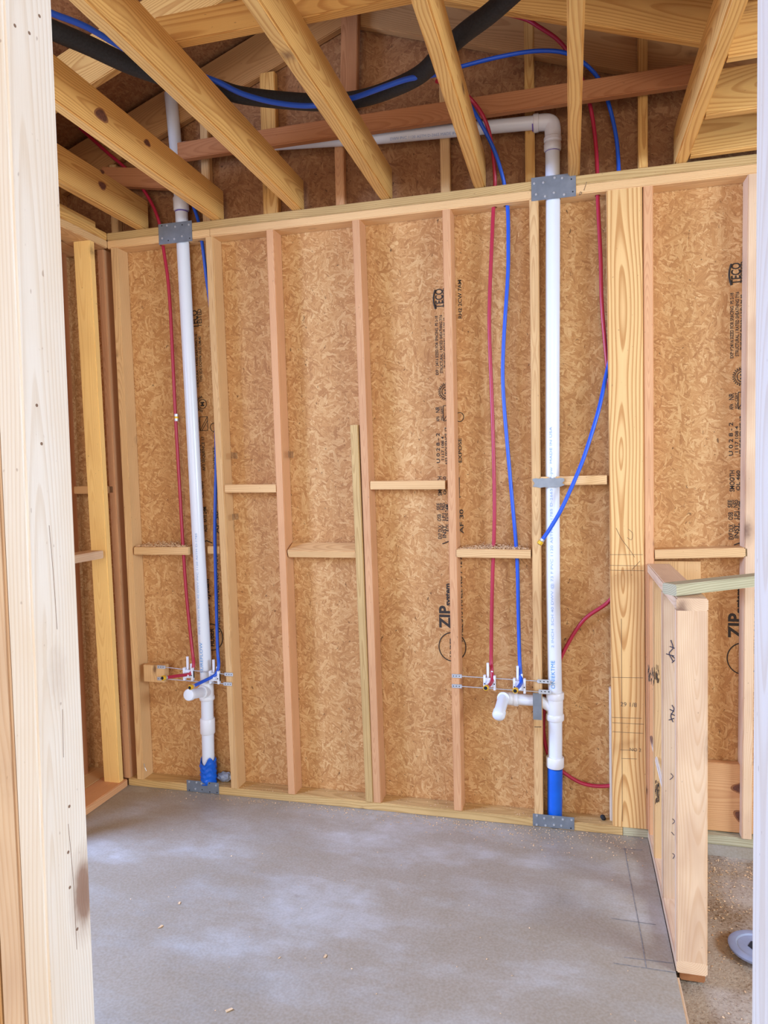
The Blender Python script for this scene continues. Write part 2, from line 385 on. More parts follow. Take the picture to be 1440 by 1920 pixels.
# printed stamps on the three sheets of sheathing
YS = D-.0006
def stamp(dx):
    def at(u, v): p = P(u, v, y=D); return V((p.x+dx, YS, p.z))
    def line(u, v0, v1, s, size=None, mat=M['ink'], bold=.022):
        # reads upwards; u = right edge (baseline) px, v0 bottom, v1 top
        a, b = at(u, v0), at(u, v1)
        o = text('printed_line', s, a, 1, mat, wb, bold=bold)
        w = max(v.co.z for v in o.data.vertices); hgt = size or .016
        for v in o.data.vertices: v.co = V((v.co.x*hgt/.73, 0, v.co.z*(b.z-a.z)/w))
    line(1388, 533, 492, 'TECO', .036); line(1399, 530, 489, 'TESTED', .022)
    # solid arc beside the TECO mark
    arc = [at(1371-4*math.sin(k/8*math.pi), 535-k*5) for k in range(9)]
    strokes('stamp_arc', [arc], .008, M['ink'], wb)
    line(1375, 672, 549, 'EXP 1 24/16 SIZED FOR SPACING  PS 2-18', .013)
    line(1385, 668, 547, 'STRUCTURAL 1 RATED SHEATHING 7/16', .013)
    line(1395, 656, 552, 'THIS SIDE DOWN  HUD UM-40', .015)
    c = at(1393, 706)
    strokes('stamp_ring', [[c+V((math.cos(a)*.022, 0, math.sin(a)*.022)) for a in [k/20*2*math.pi for k in range(21)]]], .0035, M['ink'], wb)
    strokes('stamp_ring', [[c+V((math.cos(a)*(.028+.012*(k % 2)), 0, math.sin(a)*(.028+.012*(k % 2)))) for k, a in enumerate([math.pi*.5+k/26*math.pi for k in range(27)])]], .0022, M['ink'], wb)
    text('printed_line', 'M', c+V((.010, 0, -.012)), .03, M['ink'], wb, bold=.0008)
    a, b = at(1384, 767), at(1397, 735)
    w = .042
    strokes('stamp_box', [[a, V((a.x, a.y, b.z))], [V((a.x, a.y, b.z)), V((a.x+w, a.y, b.z))], [V((a.x+w, a.y, b.z)), V((a.x+w, a.y, a.z))], [V((a.x+w, a.y, a.z)), a], [a, V((a.x+w, a.y, b.z))], [a+V((.01, 0, 0)), V((a.x+w, a.y, b.z-.02))]], .003, M['ink'], wb)
    line(1375, 768, 757, 'APA', .016); line(1376, 750, 737, 'NR', .02)
    line(1383, 766, 736, 'FSC CERT', .010)
    line(1374, 855, 792, 'U 0 2 8 - 2', .016); line(1384, 850, 799, '1117 108 4', .013); line(1394, 858, 780, 'AF3 SEQUENCE 17', .016)
    line(1377, 922, 882, 'SMOOTH', .019); line(1387, 920, 882, 'OL 460', .014)
    line(1373, 952, 937, 'SEE', .018); line(1383, 952, 937, 'NES', .018); line(1393, 956, 940, '24M', .02)
    line(1374, 975, 960, 'OSB', .018); line(1384, 974, 959, 'LP1', .016); line(1393, 975, 958, 'RATE', .018)
    line(1375, 1012, 983, 'EXP DLX', .018); line(1385, 1010, 983, 'INST', .018); line(1393, 997, 981, 'ADS', .018)
    a = at(1376, 1022); strokes('stamp_arrow', [[a, a+V((.03, 0, .012))], [a+V((.03, 0, .012)), a+V((.06, 0, 0))]], .005, M['ink'], wb)
    line(1390, 1196, 1150, 'ZIP', .052, bold=.035); line(1392, 1150, 1104, 'system', .028, bold=.04)
    c = at(1394, 1235); ccx = c + V((.0, 0, 0))
    strokes('stamp_ring', [[ccx+V((math.cos(a)*.062, 0, math.sin(a)*.066)) for a in [k/28*2*math.pi for k in range(29)]]], .005, M['ink'], wb)
    text('printed_line', 'HUBER', ccx+V((.014, 0, -.048)), .036, M['ink'], wb, bold=.0012, sx=.82)
    # second column, seen right of the stud on the middle sheet
    X2 = c.x+.045
    def col2(v0, v1, s, hgt=.016, du=0):
        a, b = P(860, v0, y=D), P(860, v1, y=D)
        o = text('printed_line', s, (P(866, v0, y=D).x+1.2192+dx+du, YS, a.z), 1, M['ink'], wb, bold=.02)
        w = max(v.co.z for v in o.data.vertices)
        for v in o.data.vertices: v.co = V((v.co.x*hgt/.73, 0, v.co.z*(b.z-a.z)/w))
    col2(598, 525, 'RH2 2CW 7AM'); col2(868, 822, 'EXPOSE', .016); col2(1000, 955, 'AF 30', .018, .008); col2(1205, 1030, 'WALL SYS PANEL NO 7 12 A 8', .018, .006)
    cc = V((P(862, 782, y=D).x+1.2192+dx, YS, P(862, 782, y=D).z))
    strokes('stamp_ring', [[cc+V((math.cos(a)*.018, 0, math.sin(a)*.020)) for a in [k/16*2*math.pi for k in range(17)]]], .0035, M['ink'], wb)
    a, b = P(861, 895, y=D), P(861, 933, y=D); ox = V((1.2192+dx, -.0006, 0))
    strokes('stamp_bracket', [[a+ox, b+ox], [b+ox, b+ox+V((.008, 0, .004))]], .004, M['ink'], wb)
for k in range(3): stamp(-1.2192*k)
for o in wb.children: o.location = o.location-wb.location

# ------------------------------------------------------------------ plates of the back wall
g_plate = 'plates of the back wall'
X_R = 1.42
tp_up = board('top_plate', (-1.6, D/2, H-T/2), (X_R, D/2, H-T/2), (0, 1, 0), D, T-.001, M['treated'], 'upper board of the double top plate along the back wall, darker tan', 'plate')
xj = P(393, 430, y=0).x
tp_lo = board('top_plate', (xj+.001, D/2, H-T*1.5), (X_R, D/2, H-T*1.5), (0, 1, 0), D, T-.001, M['pine'], 'long lower top plate board lying right on the wall studs', 'plate')
tp_lo2 = board('top_plate', (-1.6, D/2, H-T*1.5), (xj-.001, D/2, H-T*1.5), (0, 1, 0), D, T-.001, M['pine'], 'short lower top plate board in the left corner under the steel plate', 'plate')
xb = P(1168, 1562, y=0).x
bp = board('bottom_plate', (-1.6, D/2, T/2), (xb-.001, D/2, T/2), (0, 1, 0), D, T, M['treated'], 'long treated bottom plate on the concrete slab along the back wall', 'plate')
bp2 = board('bottom_plate', (xb+.001, D/2, T/2), (.90, D/2, T/2), (0, 1, 0), D, T, M['green'], 'short grey-green bottom plate offcut under the wide figured board', 'plate')
bp3 = board('bottom_plate', (.992, .05, .019-.004), (1.6, .05, .019-.004), (0, 1, 0), .078, T, M['green'], 'weathered bottom plate under the knotty board behind the half wall', 'plate')

# ------------------------------------------------------------------ studs of the back wall
def stud_px(mat, label, ul, vl, ub, vb, w=T, d=D, z0=T, z1=H-2*T, y0=0, bow=0, name='wall_stud', group='studs of the back wall', wane=0):
    """ul,vl / ub,vb: left front edge at its top and bottom"""
    a = P(ub, vb, y=y0); b = P(ul, vl, y=y0)
    # extrapolate to exact heights
    k = (b.x-a.x)/(b.z-a.z); xa = a.x+k*(z0-a.z); xb_ = a.x+k*(z1-a.z)
    return board(name, (xa+w/2, y0+d/2, z0), (xb_+w/2, y0+d/2, z1), (1, 0, 0), w, d, mat, label, 'stud', group, bow=bow, wane=wane)
stud_px(M['fir'], 'first stud in the dark left corner, orange with a pale rounded edge', 181, 470, 232, 1466)
stud_px(M['pine'], 'second stud from the left corner, beside the small wooden block', 207, 468, 257, 1464)
S0 = stud_px(M['pine'], 'stud just right of the left white drain pipe', 385, 452, 433, 1478)
S1 = stud_px(M['fir'], 'stud between the two short blocks left of the wall centre', 499, 437, 540, 1487)
S2 = stud_px(M['fir'], 'full-height pink stud with a shorter pale stud nailed to its left', 660, 420, 700, 1503)
x2 = P(702, 1502, y=0).x
a = P(656, 797, y=0); b_ = P(686, 1500, y=0)
board('sistered_stud', (b_.x+T/2-.002, D/2, T), (a.x+T/2, D/2, a.z), (1, 0, 0), T, D, M['treated'], 'shorter pale grey-tan stud nailed to the left of the middle stud', 'stud')
S3 = stud_px(M['fir'], 'pink stud carrying two small silver bracket tabs', 829, 398, 851, 1518, bow=0)
S4 = stud_px(M['pine'], 'stud left of the right white pipe, with a steel strap on it', 992, 378, 1002, 1545)
stud_px(M['figured'], 'wide flat board with cathedral grain and pencil marks', 1137, 357, 1149, 1550, w=.138, d=T, name='wide_board')
W2 = stud_px(M['fir'], 'pink stud at the right edge of the wide figured board', 1206, 352, 1210, 1500, w=.038, d=D)
SR = board('wall_stud', (1.262+T/2, D/2, T), (1.274+T/2, D/2, H-2*T), (1, 0, 0), T, D, M['stain'], 'rightmost stud of the back wall, partly behind the door jamb', 'stud', 'studs of the back wall')
# pale strip of a further board behind the wide one
board('backing_strip', (.757, .06, T), (.757, .06, .62), (1, 0, 0), .016, .03, M['pale'], 'thin whitish strip at the lower left edge of the wide figured board', 'strip')
# right bay
board('wide_board', (1.02, .072, T), (1.02, .072, 1.17), (1, 0, 0), .19, .03, M['pine'], 'flat upright board under the right block, behind the half wall', 'board')
board('floor_block', (.995, .065, .183), (1.6, .065, .183), (0, 0, 1), .29, .04, M['knotty'], 'large knotty board on edge at floor level behind the half wall', 'board')

def block(label, u0, v0, u1, v1, mat=M['pine'], y0=0, h=T, d=D, tilt=0, name='fire_block'):
    """u0,v0 = left end top front, u1,v1 = right end top front"""
    a = P(u0, v0, y=y0); b = P(u1, v1, y=y0)
    o = board(name, (a.x, y0+d/2, a.z-h/2), (b.x, y0+d/2, b.z-h/2), (0, math.cos(tilt), math.sin(tilt)), d, h, mat, label, 'block', 'blocks between the studs')
    return o
k1 = block('sawdust-covered block between the corner stud and the left drain pipe', 251, 1026, 352, 1026)
k1b = block('tiny block end between the left pipe and the blue tube', 389, 1024, 411, 1024, y0=.05, d=.038)
k2 = block('short block left of centre, the upper one by the second bay', 421, 909, 517, 908)
k3 = block('tilted block whose underside shows, left of the doubled stud', 539, 1025, 666, 1026, tilt=math.radians(24), d=.082, y0=.004)
k4 = block('block between the doubled stud and the pink stud', 694, 902, 834, 901)
k5 = block('sawdust-covered block crossed by one red and one blue tube', 854, 1029, 995, 1031)
k6 = block('chipped block between right pipe and wide board, behind blue tube', 1013, 894, 1138, 891, y0=.0)
k7 = block('block above the half wall, running to the rightmost stud', 1228, 1031, 1401, 1027)
# small cleat fixed beside the corner stud
a = P(269, 1246, y=-.002); b = P(309, 1280, y=-.002)
cleat = slab('wood_cleat', a.x, b.x, -.004, .04, b.z, a.z, M['pine'], bev=.002)
tag(cleat, 'small square wooden block carrying silver brackets at left', 'block')

# ------------------------------------------------------------------ left side wall
for i, (xa, xb_, lab) in enumerate([(-1.74, -1.6, 'near board of the wide sill along the left wall'), (-1.889, -1.742, 'back board of the wide sill along the left wall')]):
    board('bottom_plate', ((xa+xb_)/2, -1.95, T/2), ((xa+xb_)/2, -.012 if i == 0 else .085, T/2), (1, 0, 0), xb_-xa, T, M['pine'] if i else M['fir'], lab, 'plate')
yt, yb2 = -.139, -.062
board('wall_stud', (-1.6-D/2-.012, yb2+T/2, T), (-1.6-D/2, yt+T/2, H-2*T), (1, 0, 0), D, T, M['yellow'], 'bright yellow stud of the left wall, its wide face to the room', 'stud')
board('wall_stud', (-1.87, -.10, T), (-1.87, -.10, H-2*T), (0, 1, 0), .24, T, M['red'], 'dark orange board deep in the left wall, beside the bright stud', 'stud')
board('wall_stud', (-1.6-D/2, -.62, T), (-1.6-D/2, -.62, H-2*T), (1, 0, 0), D, T, M['fir'], 'left wall stud hidden behind the near door studs', 'stud')
board('fire_block', (-1.6-D/2, -.60, 1.20), (-1.6-D/2, -.13, 1.20), (1, 0, 0), D, T, M['stain'], 'greyish block running forward from the bright yellow stud', 'block')
a = P(145, 912, y=.0)
board('fire_block', (-1.851, D/2+.0, a.z-T/2), (-1.625, D/2, a.z-T/2), (0, 1, 0), D, T, M['pine'], 'lit block end between the orange board and the bright yellow stud', 'block')
board('top_plate', (-1.6-.07, -1.95, H-1.5*T), (-1.6-.07, -.003, H-1.5*T), (1, 0, 0), .14, T-.001, M['pine'], 'lower top plate running forward over the left wall', 'plate')
board('top_plate', (-1.6-.07, -1.95, H-.5*T), (-1.6-.07, -.003, H-.5*T), (1, 0, 0), .14, T-.001, M['joist'], 'middle top plate running forward over the left wall', 'plate')
board('top_plate', (-1.6-.075, -1.95, H+.5*T), (-1.6-.075, -.06, H+.5*T), (1, 0, 0), .11, T-.001, M['joist'], 'uppermost board on the left wall plates, darkest of the three', 'plate')
board('top_plate', (-1.815, -1.95, H-1.5*T), (-1.815, .05, H-1.5*T), (1, 0, 0), .145, T-.001, M['pine'], 'back top plate of the left wall seen from below', 'plate')

# ------------------------------------------------------------------ ceiling joists
jl = [(-1.444, 'leftmost ceiling joist, meeting the plate beside the left corner'), (-1.038, 'second ceiling joist from the left, with a big oval knot'),
      (-.632, 'third ceiling joist from the left, long with a greyish weathered underside'), (-.212, 'fourth ceiling joist from the left, steep with strong grain'),
      (.204, 'fifth ceiling joist from the left, pale flat underside'), (.594, 'narrow ceiling joist right overhead, seen from below as upright strip'),
      (1.008, 'rightmost long ceiling joist with striped pale underside')]
JH = .150; JW = .047
for i, (x, lab) in enumerate(jl):
    board('ceiling_joist', (x+JW/2, .045, H+JH/2), (x+JW/2, -3.35, H+JH/2), (0, 0, 1), JH, JW, M['joist'], lab, 'joist', 'ceiling joists resting on the top plate', bev=.006)
# joists of the adjoining room, running the other way
xs = 1.008+JW+.004
for i, (y, lab) in enumerate([(-.03, 'lowest crosswise joist at the upper right, on the top plate'), (-.355, 'middle crosswise joist at the upper right'), (-.715, 'uppermost crosswise joist at the upper right corner'), (-1.12, 'crosswise joist cut off by the upper right corner')]):
    board('cross_joist', (xs, y, H+JH/2+.004), (1.9, y-.02, H+JH/2+.004), (0, 0, 1), JH, T, M['joist'], lab, 'joist', bev=.005)
E_y = P(480, 48, z=H+JH+.002).y
board('strongback', (-.66, E_y+T/2, H+JH+.0445), (.62, E_y+T/2, H+JH+.0445), (0, 0, 1), D, T, M['joist'], 'board on edge lying across the joists near the top of the view', 'beam')

# ------------------------------------------------------------------ gable and rafters
def rafter(label, xa, xb_, y, zlow, w=.184, mat=M['gable'], name='rafter'):
    """zlow(x) gives the lower edge"""
    A = V((xa, y, zlow(xa))); B = V((xb_, y, zlow(xb_))); d = (B-A).normalized(); nrm = V((-d.z, 0, d.x)); nrm = nrm if nrm.z > 0 else -nrm
    return board(name, A+nrm*w/2, B+nrm*w/2, nrm, w, T, mat, label, 'rafter', 'sloping roof rafters')
zl = lambda x: 3.610-(abs(x-PKX))*.357 if x < PKX else 3.576-(x-PKX)*.338
zl = lambda x: 3.590+(x-PKX)*.372 if x < PKX else 3.570-(x-PKX)*.338
rafter('left sloping rafter against the gable, behind the joists', -2.2, PKX-.02, .066, zl)
rafter('right sloping rafter against the gable, behind the black hose', PKX+.02, 1.9, .066, zl)
rafter('left sloping rafter one bay in front of the gable', -2.2, PKX-.02, -.46, lambda x: zl(x)-.03, mat=M['joist'])
rafter('right sloping rafter one bay in front of the gable, at the top edge', PKX+.02, 1.9, -.36, lambda x: zl(x)-.085, mat=M['joist'])
rafter('right sloping rafter two bays in front, cut by the top edge', PKX+.02, 1.9, -.80, lambda x: zl(x)-.05, mat=M['joist'])
def gstud(label, u, v, w, dtop, y0=.047, d=.04, mat=M['gable'], uu=None):
    a = P(u, v, y=y0); z1 = min(zl(a.x)+dtop, 3.62)
    return board('gable_stud', (a.x, y0+d/2, H), (a.x+(.0 if uu is None else uu), y0+d/2, z1), (1, 0, 0), w, d, mat, label, 'stud', 'short studs of the gable above the plate')
gstud('leftmost gable stud, low beside the left corner', 214, 410, T, -.004, mat=M['pine'])
gstud('gable stud behind the left drain pipe and blue tube', 387, 400, .042, -.004, mat=M['pine'])
gstud('gable stud left of centre, thick and lit', 507, 380, .075, -.004, mat=M['joist'])
gstud('gable stud below the ridge, short lower piece', 637, 360, .042, -.30, mat=M['fir'])
board('king_post', (PKX-.02, .025, 3.20), (PKX+.0, .025, 3.70), (1, 0, 0), .078, T, M['dark'], 'dark post hanging under the ridge where the rafters meet', 'post')
gstud('gable stud between the fourth and fifth joist', 835, 345, .042, -.004, mat=M['pine'])
gstud('gable stud beside the right drain pipe elbow', 994, 320, .040, .15, y0=.043, d=.022, mat=M['joist'])
gstud('gable stud right of the overhead joist with a rough bark edge', 1206, 300, .036, .15, y0=.0, d=.046, mat=M['joist'])
zb = 3.043
board('brace', (-1.17, -.031, zb+.045), (1.07, -.031, zb+.042), (0, 0, 1), .078, T, M['red'], 'long reddish board running level across the gable studs', 'brace')
board('blocking', (-1.62, .02, 3.05), (-1.18, .02, 2.98), (0, 0, 1), D, T, M['red'], 'reddish sloping board high in the left corner', 'brace')

# ------------------------------------------------------------------ half wall on the right
hx = .90
YF = -.835
def hstud(y, z0, z1, mat, label, name='half_wall_stud'):
    return board(name, (hx+D/2, y+T/2, z0), (hx+D/2, y+T/2, z1), (1, 0, 0), D, T, mat, label, 'stud')
HZ = 1.166
board('bottom_plate', (hx+D/2, YF, T/2), (hx+D/2, -.003, T/2), (1, 0, 0), D, T, M['stain'], 'bottom plate of the half wall along the slab edge', 'plate')
board('bottom_plate', (hx+D/2+.006, YF+.03, -T/2-.004), (hx+D/2+.006, -.003, -T/2-.004), (1, 0, 0), .074, T, M['dark'], 'dark sill under the half wall bottom plate', 'plate')
board('top_plate', (hx+D/2, YF, HZ-T/2), (hx+D/2, -.003, HZ-T/2), (1, 0, 0), D, T, M['stain'], 'flat cap board on top of the half wall', 'plate')
hstud(YF, T, HZ-T, M['stain'], 'front post of the half wall, blotchy pale, nearest the camera')
m2 = hstud(-.50, T, HZ-T, M['stain'], 'middle stud of the half wall, with handwriting')
m1 = hstud(-.23, T, HZ-T, M['pine'], 'back stud of the half wall with dark smudges')
hstud(-.045, T, HZ-T, M['fir'], 'last stud of the half wall against the back wall')
a = P(1215, 1370, x=.905); b = P(1240, 1455, x=.905)
board('diagonal_strip', (.909, -.04, a.z), (.909, -.46, P(1239, 1460, x=.909).z), (1, 0, 0), .010, .022, M['pale'], 'thin pale slanting strip low on the half wall side', 'strip')
# treated stick lying across the cap
board('lumber_stick', (.885, -.80, HZ+T/2+.0015), (1.36, -.42, HZ+T/2+.0015), (.62, -.78, 0), D*.62, T-.003, M['green'], 'greenish treated stick lying on the half wall cap', 'stick')

# ------------------------------------------------------------------ door jambs near the camera
GJ = 'studs of the near door opening'
board('jamb_stud', (-.072-T/2, -2.315, .0), (-.072-T/2, -2.315, 2.9), (0, 1, 0), D, T, M['pale'], 'near left door stud with bright bluish-white face', 'stud')
board('jamb_stud', (-.110-T/2-.001, -2.315, .0), (-.110-T/2-.001, -2.315, 2.9), (0, 1, 0), D, T, M['stain'], 'tan door stud behind the bright one at the left edge', 'stud', wane=.008)
board('jamb_stud', (-.148-T/2-.004, -2.315, .0), (-.148-T/2-.004, -2.315, 2.9), (0, 1, 0), D, T, M['pine'], 'outermost left door stud, cut by the picture edge', 'stud')
board('jamb_stud', (.786+T/2, -2.315, -.05), (.786+T/2, -2.315, 2.9), (0, 1, 0), D, T, M['pale'], 'near right door stud, cream coloured, cut by the picture edge', 'stud')
board('jamb_stud', (.826+T/2, -2.315, -.05), (.826+T/2, -2.315, 2.9), (0, 1, 0), D, T, M['pale'], 'second right door stud just outside the near one', 'stud')

# ------------------------------------------------------------------ drain, waste and vent piping
YP = .034; RP = .0302
Lp = [P(337, 385, y=YP), P(343, 460, y=YP), P(371, 996, y=YP), P(388, 1290, y=YP), P(391, 1440, y=YP)]
k = (Lp[1].x-Lp[0].x)/(Lp[1].z-Lp[0].z)
Lp[0] = V((Lp[1].x+.05*(Lp[1].x-Lp[2].x), YP, Lp[0].z))
def along(pts, z):
    for a, b in zip(pts, pts[1:]):
        if min(a.z, b.z) <= z <= max(a.z, b.z):
            s = (z-a.z)/(b.z-a.z); return a+(b-a)*s
    a, b = (pts[0], pts[1]) if z > pts[0].z else (pts[-2], pts[-1])
    s = (z-a.z)/(b.z-a.z); return a+(b-a)*s
def stack(pts, z0, z1): 
    zs = [z1]+[p.z for p in pts if z0 < p.z < z1]+[z0]; return [along(pts, z) for z in zs]
def ringfit(root, pts, z0, z1, r, name='coupling', mat=None):
    return tube(name, [along(pts, z1), along(pts, z1-.004), along(pts, z0+.004), along(pts, z0)], r, mat or M['fitting'], root, 28, 0, [r-.003, r, r, r-.003])
L = empty('drain_pipe', (along(Lp, T).x, YP, T)); tag(L, 'left white drain and vent pipe with capped stub pointing out', 'pipe')
def cp(o, root): o.location = o.location-root.location; return o
zt = P(321, 175, y=YP).z
def zof(u, v, y=YP): return P(u, v, y=y).z
kids = []
topL = P(320, 175, y=YP)
Lp = [topL]+Lp[0:]
kids.append(tube('pipe', stack(Lp, zof(390, 1345), 3.40), RP, M['pvc'], L, 28, 0))
kids.append(tube('pipe', stack(Lp, T, zof(390, 1345)), RP, M['pvc'], L, 28, 0))
kids.append(ringfit(L, Lp, zof(337, 396), zof(337, 371), .037))
kids.append(ringfit(L, Lp, zof(337, 400), zof(337, 396), .0315, 'primer_ring', M['primer']))
kids.append(ringfit(L, Lp, zof(390, 1375), zof(390, 1346), .0365))
kids.append(ringfit(L, Lp, zof(389, 1312), zof(388, 1276), .0345, 'tee'))
kids.append(ringfit(L, Lp, zof(389, 1312), zof(389, 1304), .0375, 'tee'))
# stub towards the room
c0 = along(Lp, zof(388, 1293)); c0.z = zof(388, 1296)
e0 = P(353, 1303, x=c0.x); ey = max(min(e0.y, -.10), -.26)
e0 = P(353, 1303, y=ey)
kids.append(tube('stub_out', [c0, c0+(e0-c0)*.35, c0+(e0-c0)*.97], .0242, M['pvc'], L, 24, 0))
kids.append(tube('hub', [c0+(e0-c0)*.08, c0+(e0-c0)*.30], .031, M['fitting'], L, 24, 0))
dd = (e0-c0).normalized()
kids.append(tube('end_cap', [e0-dd*.022, e0-dd*.006, e0-dd*.001, e0+dd*.003], .03, M['pvc'], L, 28, 0, [.0285, .0285, .026, .016]))
for o in kids: cp(o, L)
# vent branch elbow at left
R_ = [P(1036, 262, y=YP), P(1036.5, 380, y=YP), P(1035.5, 820, y=YP), P(1036.5, 1094, y=YP), P(1040.5, 1290, y=YP), P(1041, 1390, y=YP), P(1040, 1520, y=YP)]
Rr = empty('drain_pipe', (along(R_, T).x, YP, T)); tag(Rr, 'right white drain pipe with elbow into the attic and side arm', 'pipe')
kids = []
zE = P(1036, 232, y=YP).z
kids.append(tube('pipe', stack(R_, zof(1041, 1345), zE-.02), RP, M['pvc'], Rr, 28, 0))
kids.append(tube('pipe', stack(R_, zof(1041, 1436), zof(1041, 1345)), RP, M['pvc'], Rr, 28, 0))
kids.append(ringfit(Rr, R_, zof(1036, 283), zof(1036, 269), .036))
kids.append(ringfit(Rr, R_, zof(1036, 287), zof(1036, 283), .031, 'primer_ring', M['primer']))
ec = along(R_, zE); 
kids.append(tube('elbow', [V((ec.x-.075, YP, zE+.012)), V((ec.x-.03, YP, zE+.010)), V((ec.x-.008, YP, zE+.002)), V((ec.x, YP, zE-.02)), V((ec.x+.001, YP, zE-.085))], .0335, M['fitting'], Rr, 28, 6))
kids.append(cyl('elbow_collar', (ec.x-.078, YP, zE+.012), (ec.x-.055, YP, zE+.012), .037, M['fitting'], Rr, 28, .003))
kids.append(cyl('primer_ring', (ec.x-.083, YP, zE+.012), (ec.x-.078, YP, zE+.012), .0312, M['primer'], Rr, 28))
kids.append(cyl('elbow_collar', (ec.x+.0, YP, zE-.075), (ec.x+.0, YP, zE-.055), .0365, M['fitting'], Rr, 28, .003))
# tee and coupling
kids.append(ringfit(Rr, R_, zof(1041, 1345), zof(1040, 1298), .0345, 'tee'))
kids.append(ringfit(Rr, R_, zof(1041, 1311), zof(1040, 1297), .0385, 'tee_collar'))
kids.append(ringfit(Rr, R_, zof(1041, 1350), zof(1041, 1338), .0385, 'tee_collar'))
kids.append(ringfit(Rr, R_, zof(1041, 1438), zof(1041, 1418), .0385, 'coupling'))
# trap arm through the stud
arm = [P(1041, 1334, y=YP), P(1030, 1324, y=YP), P(1014, 1315, y=YP), P(990, 1312.5, y=YP), P(968, 1311, y=YP)]
kids.append(tube('trap_arm', arm, .0245, M['pvc'], Rr, 24, 6))
kids.append(tube('arm_elbow', [P(970, 1311, y=YP), P(958, 1310, y=YP-.002), P(948, 1308.5, y=YP-.014), P(943.5, 1310, y=YP-.04)], .0285, M['fitting'], Rr, 24, 6))
kids.append(tube('arm_collar', [P(971, 1311, y=YP), P(964, 1311, y=YP)], .0305, M['fitting'], Rr, 24, 0))
kids.append(tube('stub_out', [P(943.5, 1310, y=YP-.03), P(940, 1323, y=-.045), P(935.5, 1338, y=-.095)], .024, M['pvc'], Rr, 24, 6))
ce = P(935, 1341, y=-.10); dv = (ce-P(941, 1320, y=-.04)).normalized()
kids.append(tube('end_cap', [ce-dv*.02, ce-dv*.0, ce+dv*.008, ce+dv*.014, ce+dv*.017], .0285, M['pvc'], Rr, 28, 0, [.0275, .0275, .025, .017, .006]))
# printed lettering, reading up the pipe
yl = YP-RP-.0006
def ptext(s, u, v0, v1, hgt, mat, pts, dx=0):
    a = P(u, v0, y=yl); b = P(u, v1, y=yl)
    o = text('printed_line', s, a, 1, mat, Rr if pts is R_ else L)
    w = max(v.co.z for v in o.data.vertices)
    for v in o.data.vertices: v.co = V((v.co.x*hgt/.73, 0, v.co.z*(b.z-a.z)/w))
    return o
kids.append(ptext('2 INCH  SCH 40 DWV @ 73 F PVC 1120 ASTM D-1785 D-2665 NSF-pw  MADE IN USA', 1038.5, 1215, 800, .011, M['paleink'], R_))
kids.append(ptext('ONIEKTME', 1040.5, 1292, 1239, .017, M['blueink'], R_))
for o in kids: cp(o, Rr)
o = ptext('PIPE 2 INCH SCH 40 DWV PVC 1120 ASTM D-1785', 375.5, 1190, 1000, .010, M['paleink'], Lp); cp(o, L)
o = ptext('SUREFLOW', 381, 1262, 1205, .016, M['blueink'], Lp); cp(o, L)
# level vent pipe
hp = [P(345, 277, y=.02), P(415, 272, y=.02), P(1000, 236, y=.021)]
hp = [V((-1.168, .028, 3.128)), V((-.19, .028, 3.052)), V((ec.x-.06, .030, zE+.012))]
HPp = empty('vent_pipe', hp[0]); tag(HPp, 'white vent pipe running level behind the reddish brace', 'pipe')
o = tube('pipe', [hp[0], hp[1], hp[2]], .028, M['pvc'], HPp, 24, 0); cp(o, HPp)
a = hp[0]; d = (hp[1]-hp[0]).normalized()
o = cyl('coupling', a-d*.012, a+d*.035, .034, M['fitting'], HPp, 24, .003); cp(o, HPp)
o = cyl('primer_ring', a+d*.035, a+d*.042, .029, M['primer'], HPp, 24); cp(o, HPp)
o = text('printed_line', 'DWV PVC 1120 ASTM D-2665 MADE IN USA', V((-.16, .028-.0288, 3.020)), .017, M['paleink'], HPp, xdir=(hp[2]-hp[1]).normalized(), ydir=(0, 0, 1)); cp(o, HPp)

# blue sleeves at the floor
sl = empty('blue_sleeve', (along(R_, T).x, YP, T)); tag(sl, 'smooth bright blue sleeve on the foot of the right pipe', 'sleeve')
bm = bmesh.new(); n = 28; A = []; B = []
pt = along(R_, zof(1040, 1440)); pb = along(R_, T+.0005); pb.z = T-.02
for k in range(n):
    an = 2*math.pi*k/n; cx, sy = math.cos(an), math.sin(an)
    A.append(bm.verts.new((pb.x+.0315*cx, pb.y+.0315*sy, pb.z))); B.append(bm.verts.new((pt.x+.0325*cx, pt.y+.0325*sy, pt.z-.004*cx)))
for k in range(n): bm.faces.new((A[k], A[(k+1) % n], B[(k+1) % n], B[k]))
bm.faces.new(A[::-1]); bm.faces.new(B)
o = bm_obj('sleeve', bm, M['bluesleeve'], sl, 'auto'); cp(o, sl)
wr = empty('blue_tape_wrap', (along(Lp, T).x, YP, T)); tag(wr, 'crumpled blue tape wrapped round the foot of the left pipe', 'tape')
bm = bmesh.new(); rows = []; rs = random.Random(3)
zb_, zt_ = T+.001, zof(391, 1432)
for j in range(15):
    f = j/14; row = []
    for k in range(40):
        an = 2*math.pi*k/40
        top = zt_ + .035*max(0, math.cos(an+.5))+.012*math.sin(an*5)+.02*max(0, math.cos(an-2.7))
        r = .0385+.003*math.sin(j*2.1+an*2)+.0015*math.sin(an*9+j)+rs.uniform(-.0006, .0006)+.006*f*f*max(0, math.cos(an-2.8))
        p = along(Lp, max(T, zb_+(top-zb_)*f)); row.append(bm.verts.new((p.x+r*math.cos(an), p.y+r*math.sin(an), zb_+(top-zb_)*f)))
    rows.append(row)
for A, B in zip(rows, rows[1:]):
    for k in range(40): bm.faces.new((A[k], A[(k+1) % 40], B[(k+1) % 40], B[k]))
o = bm_obj('wrap', bm, M['bluesleeve'], wr, True); cp(o, wr)
md = o.modifiers.new('thickness', 'SOLIDIFY'); md.thickness = .0015; md.offset = -1
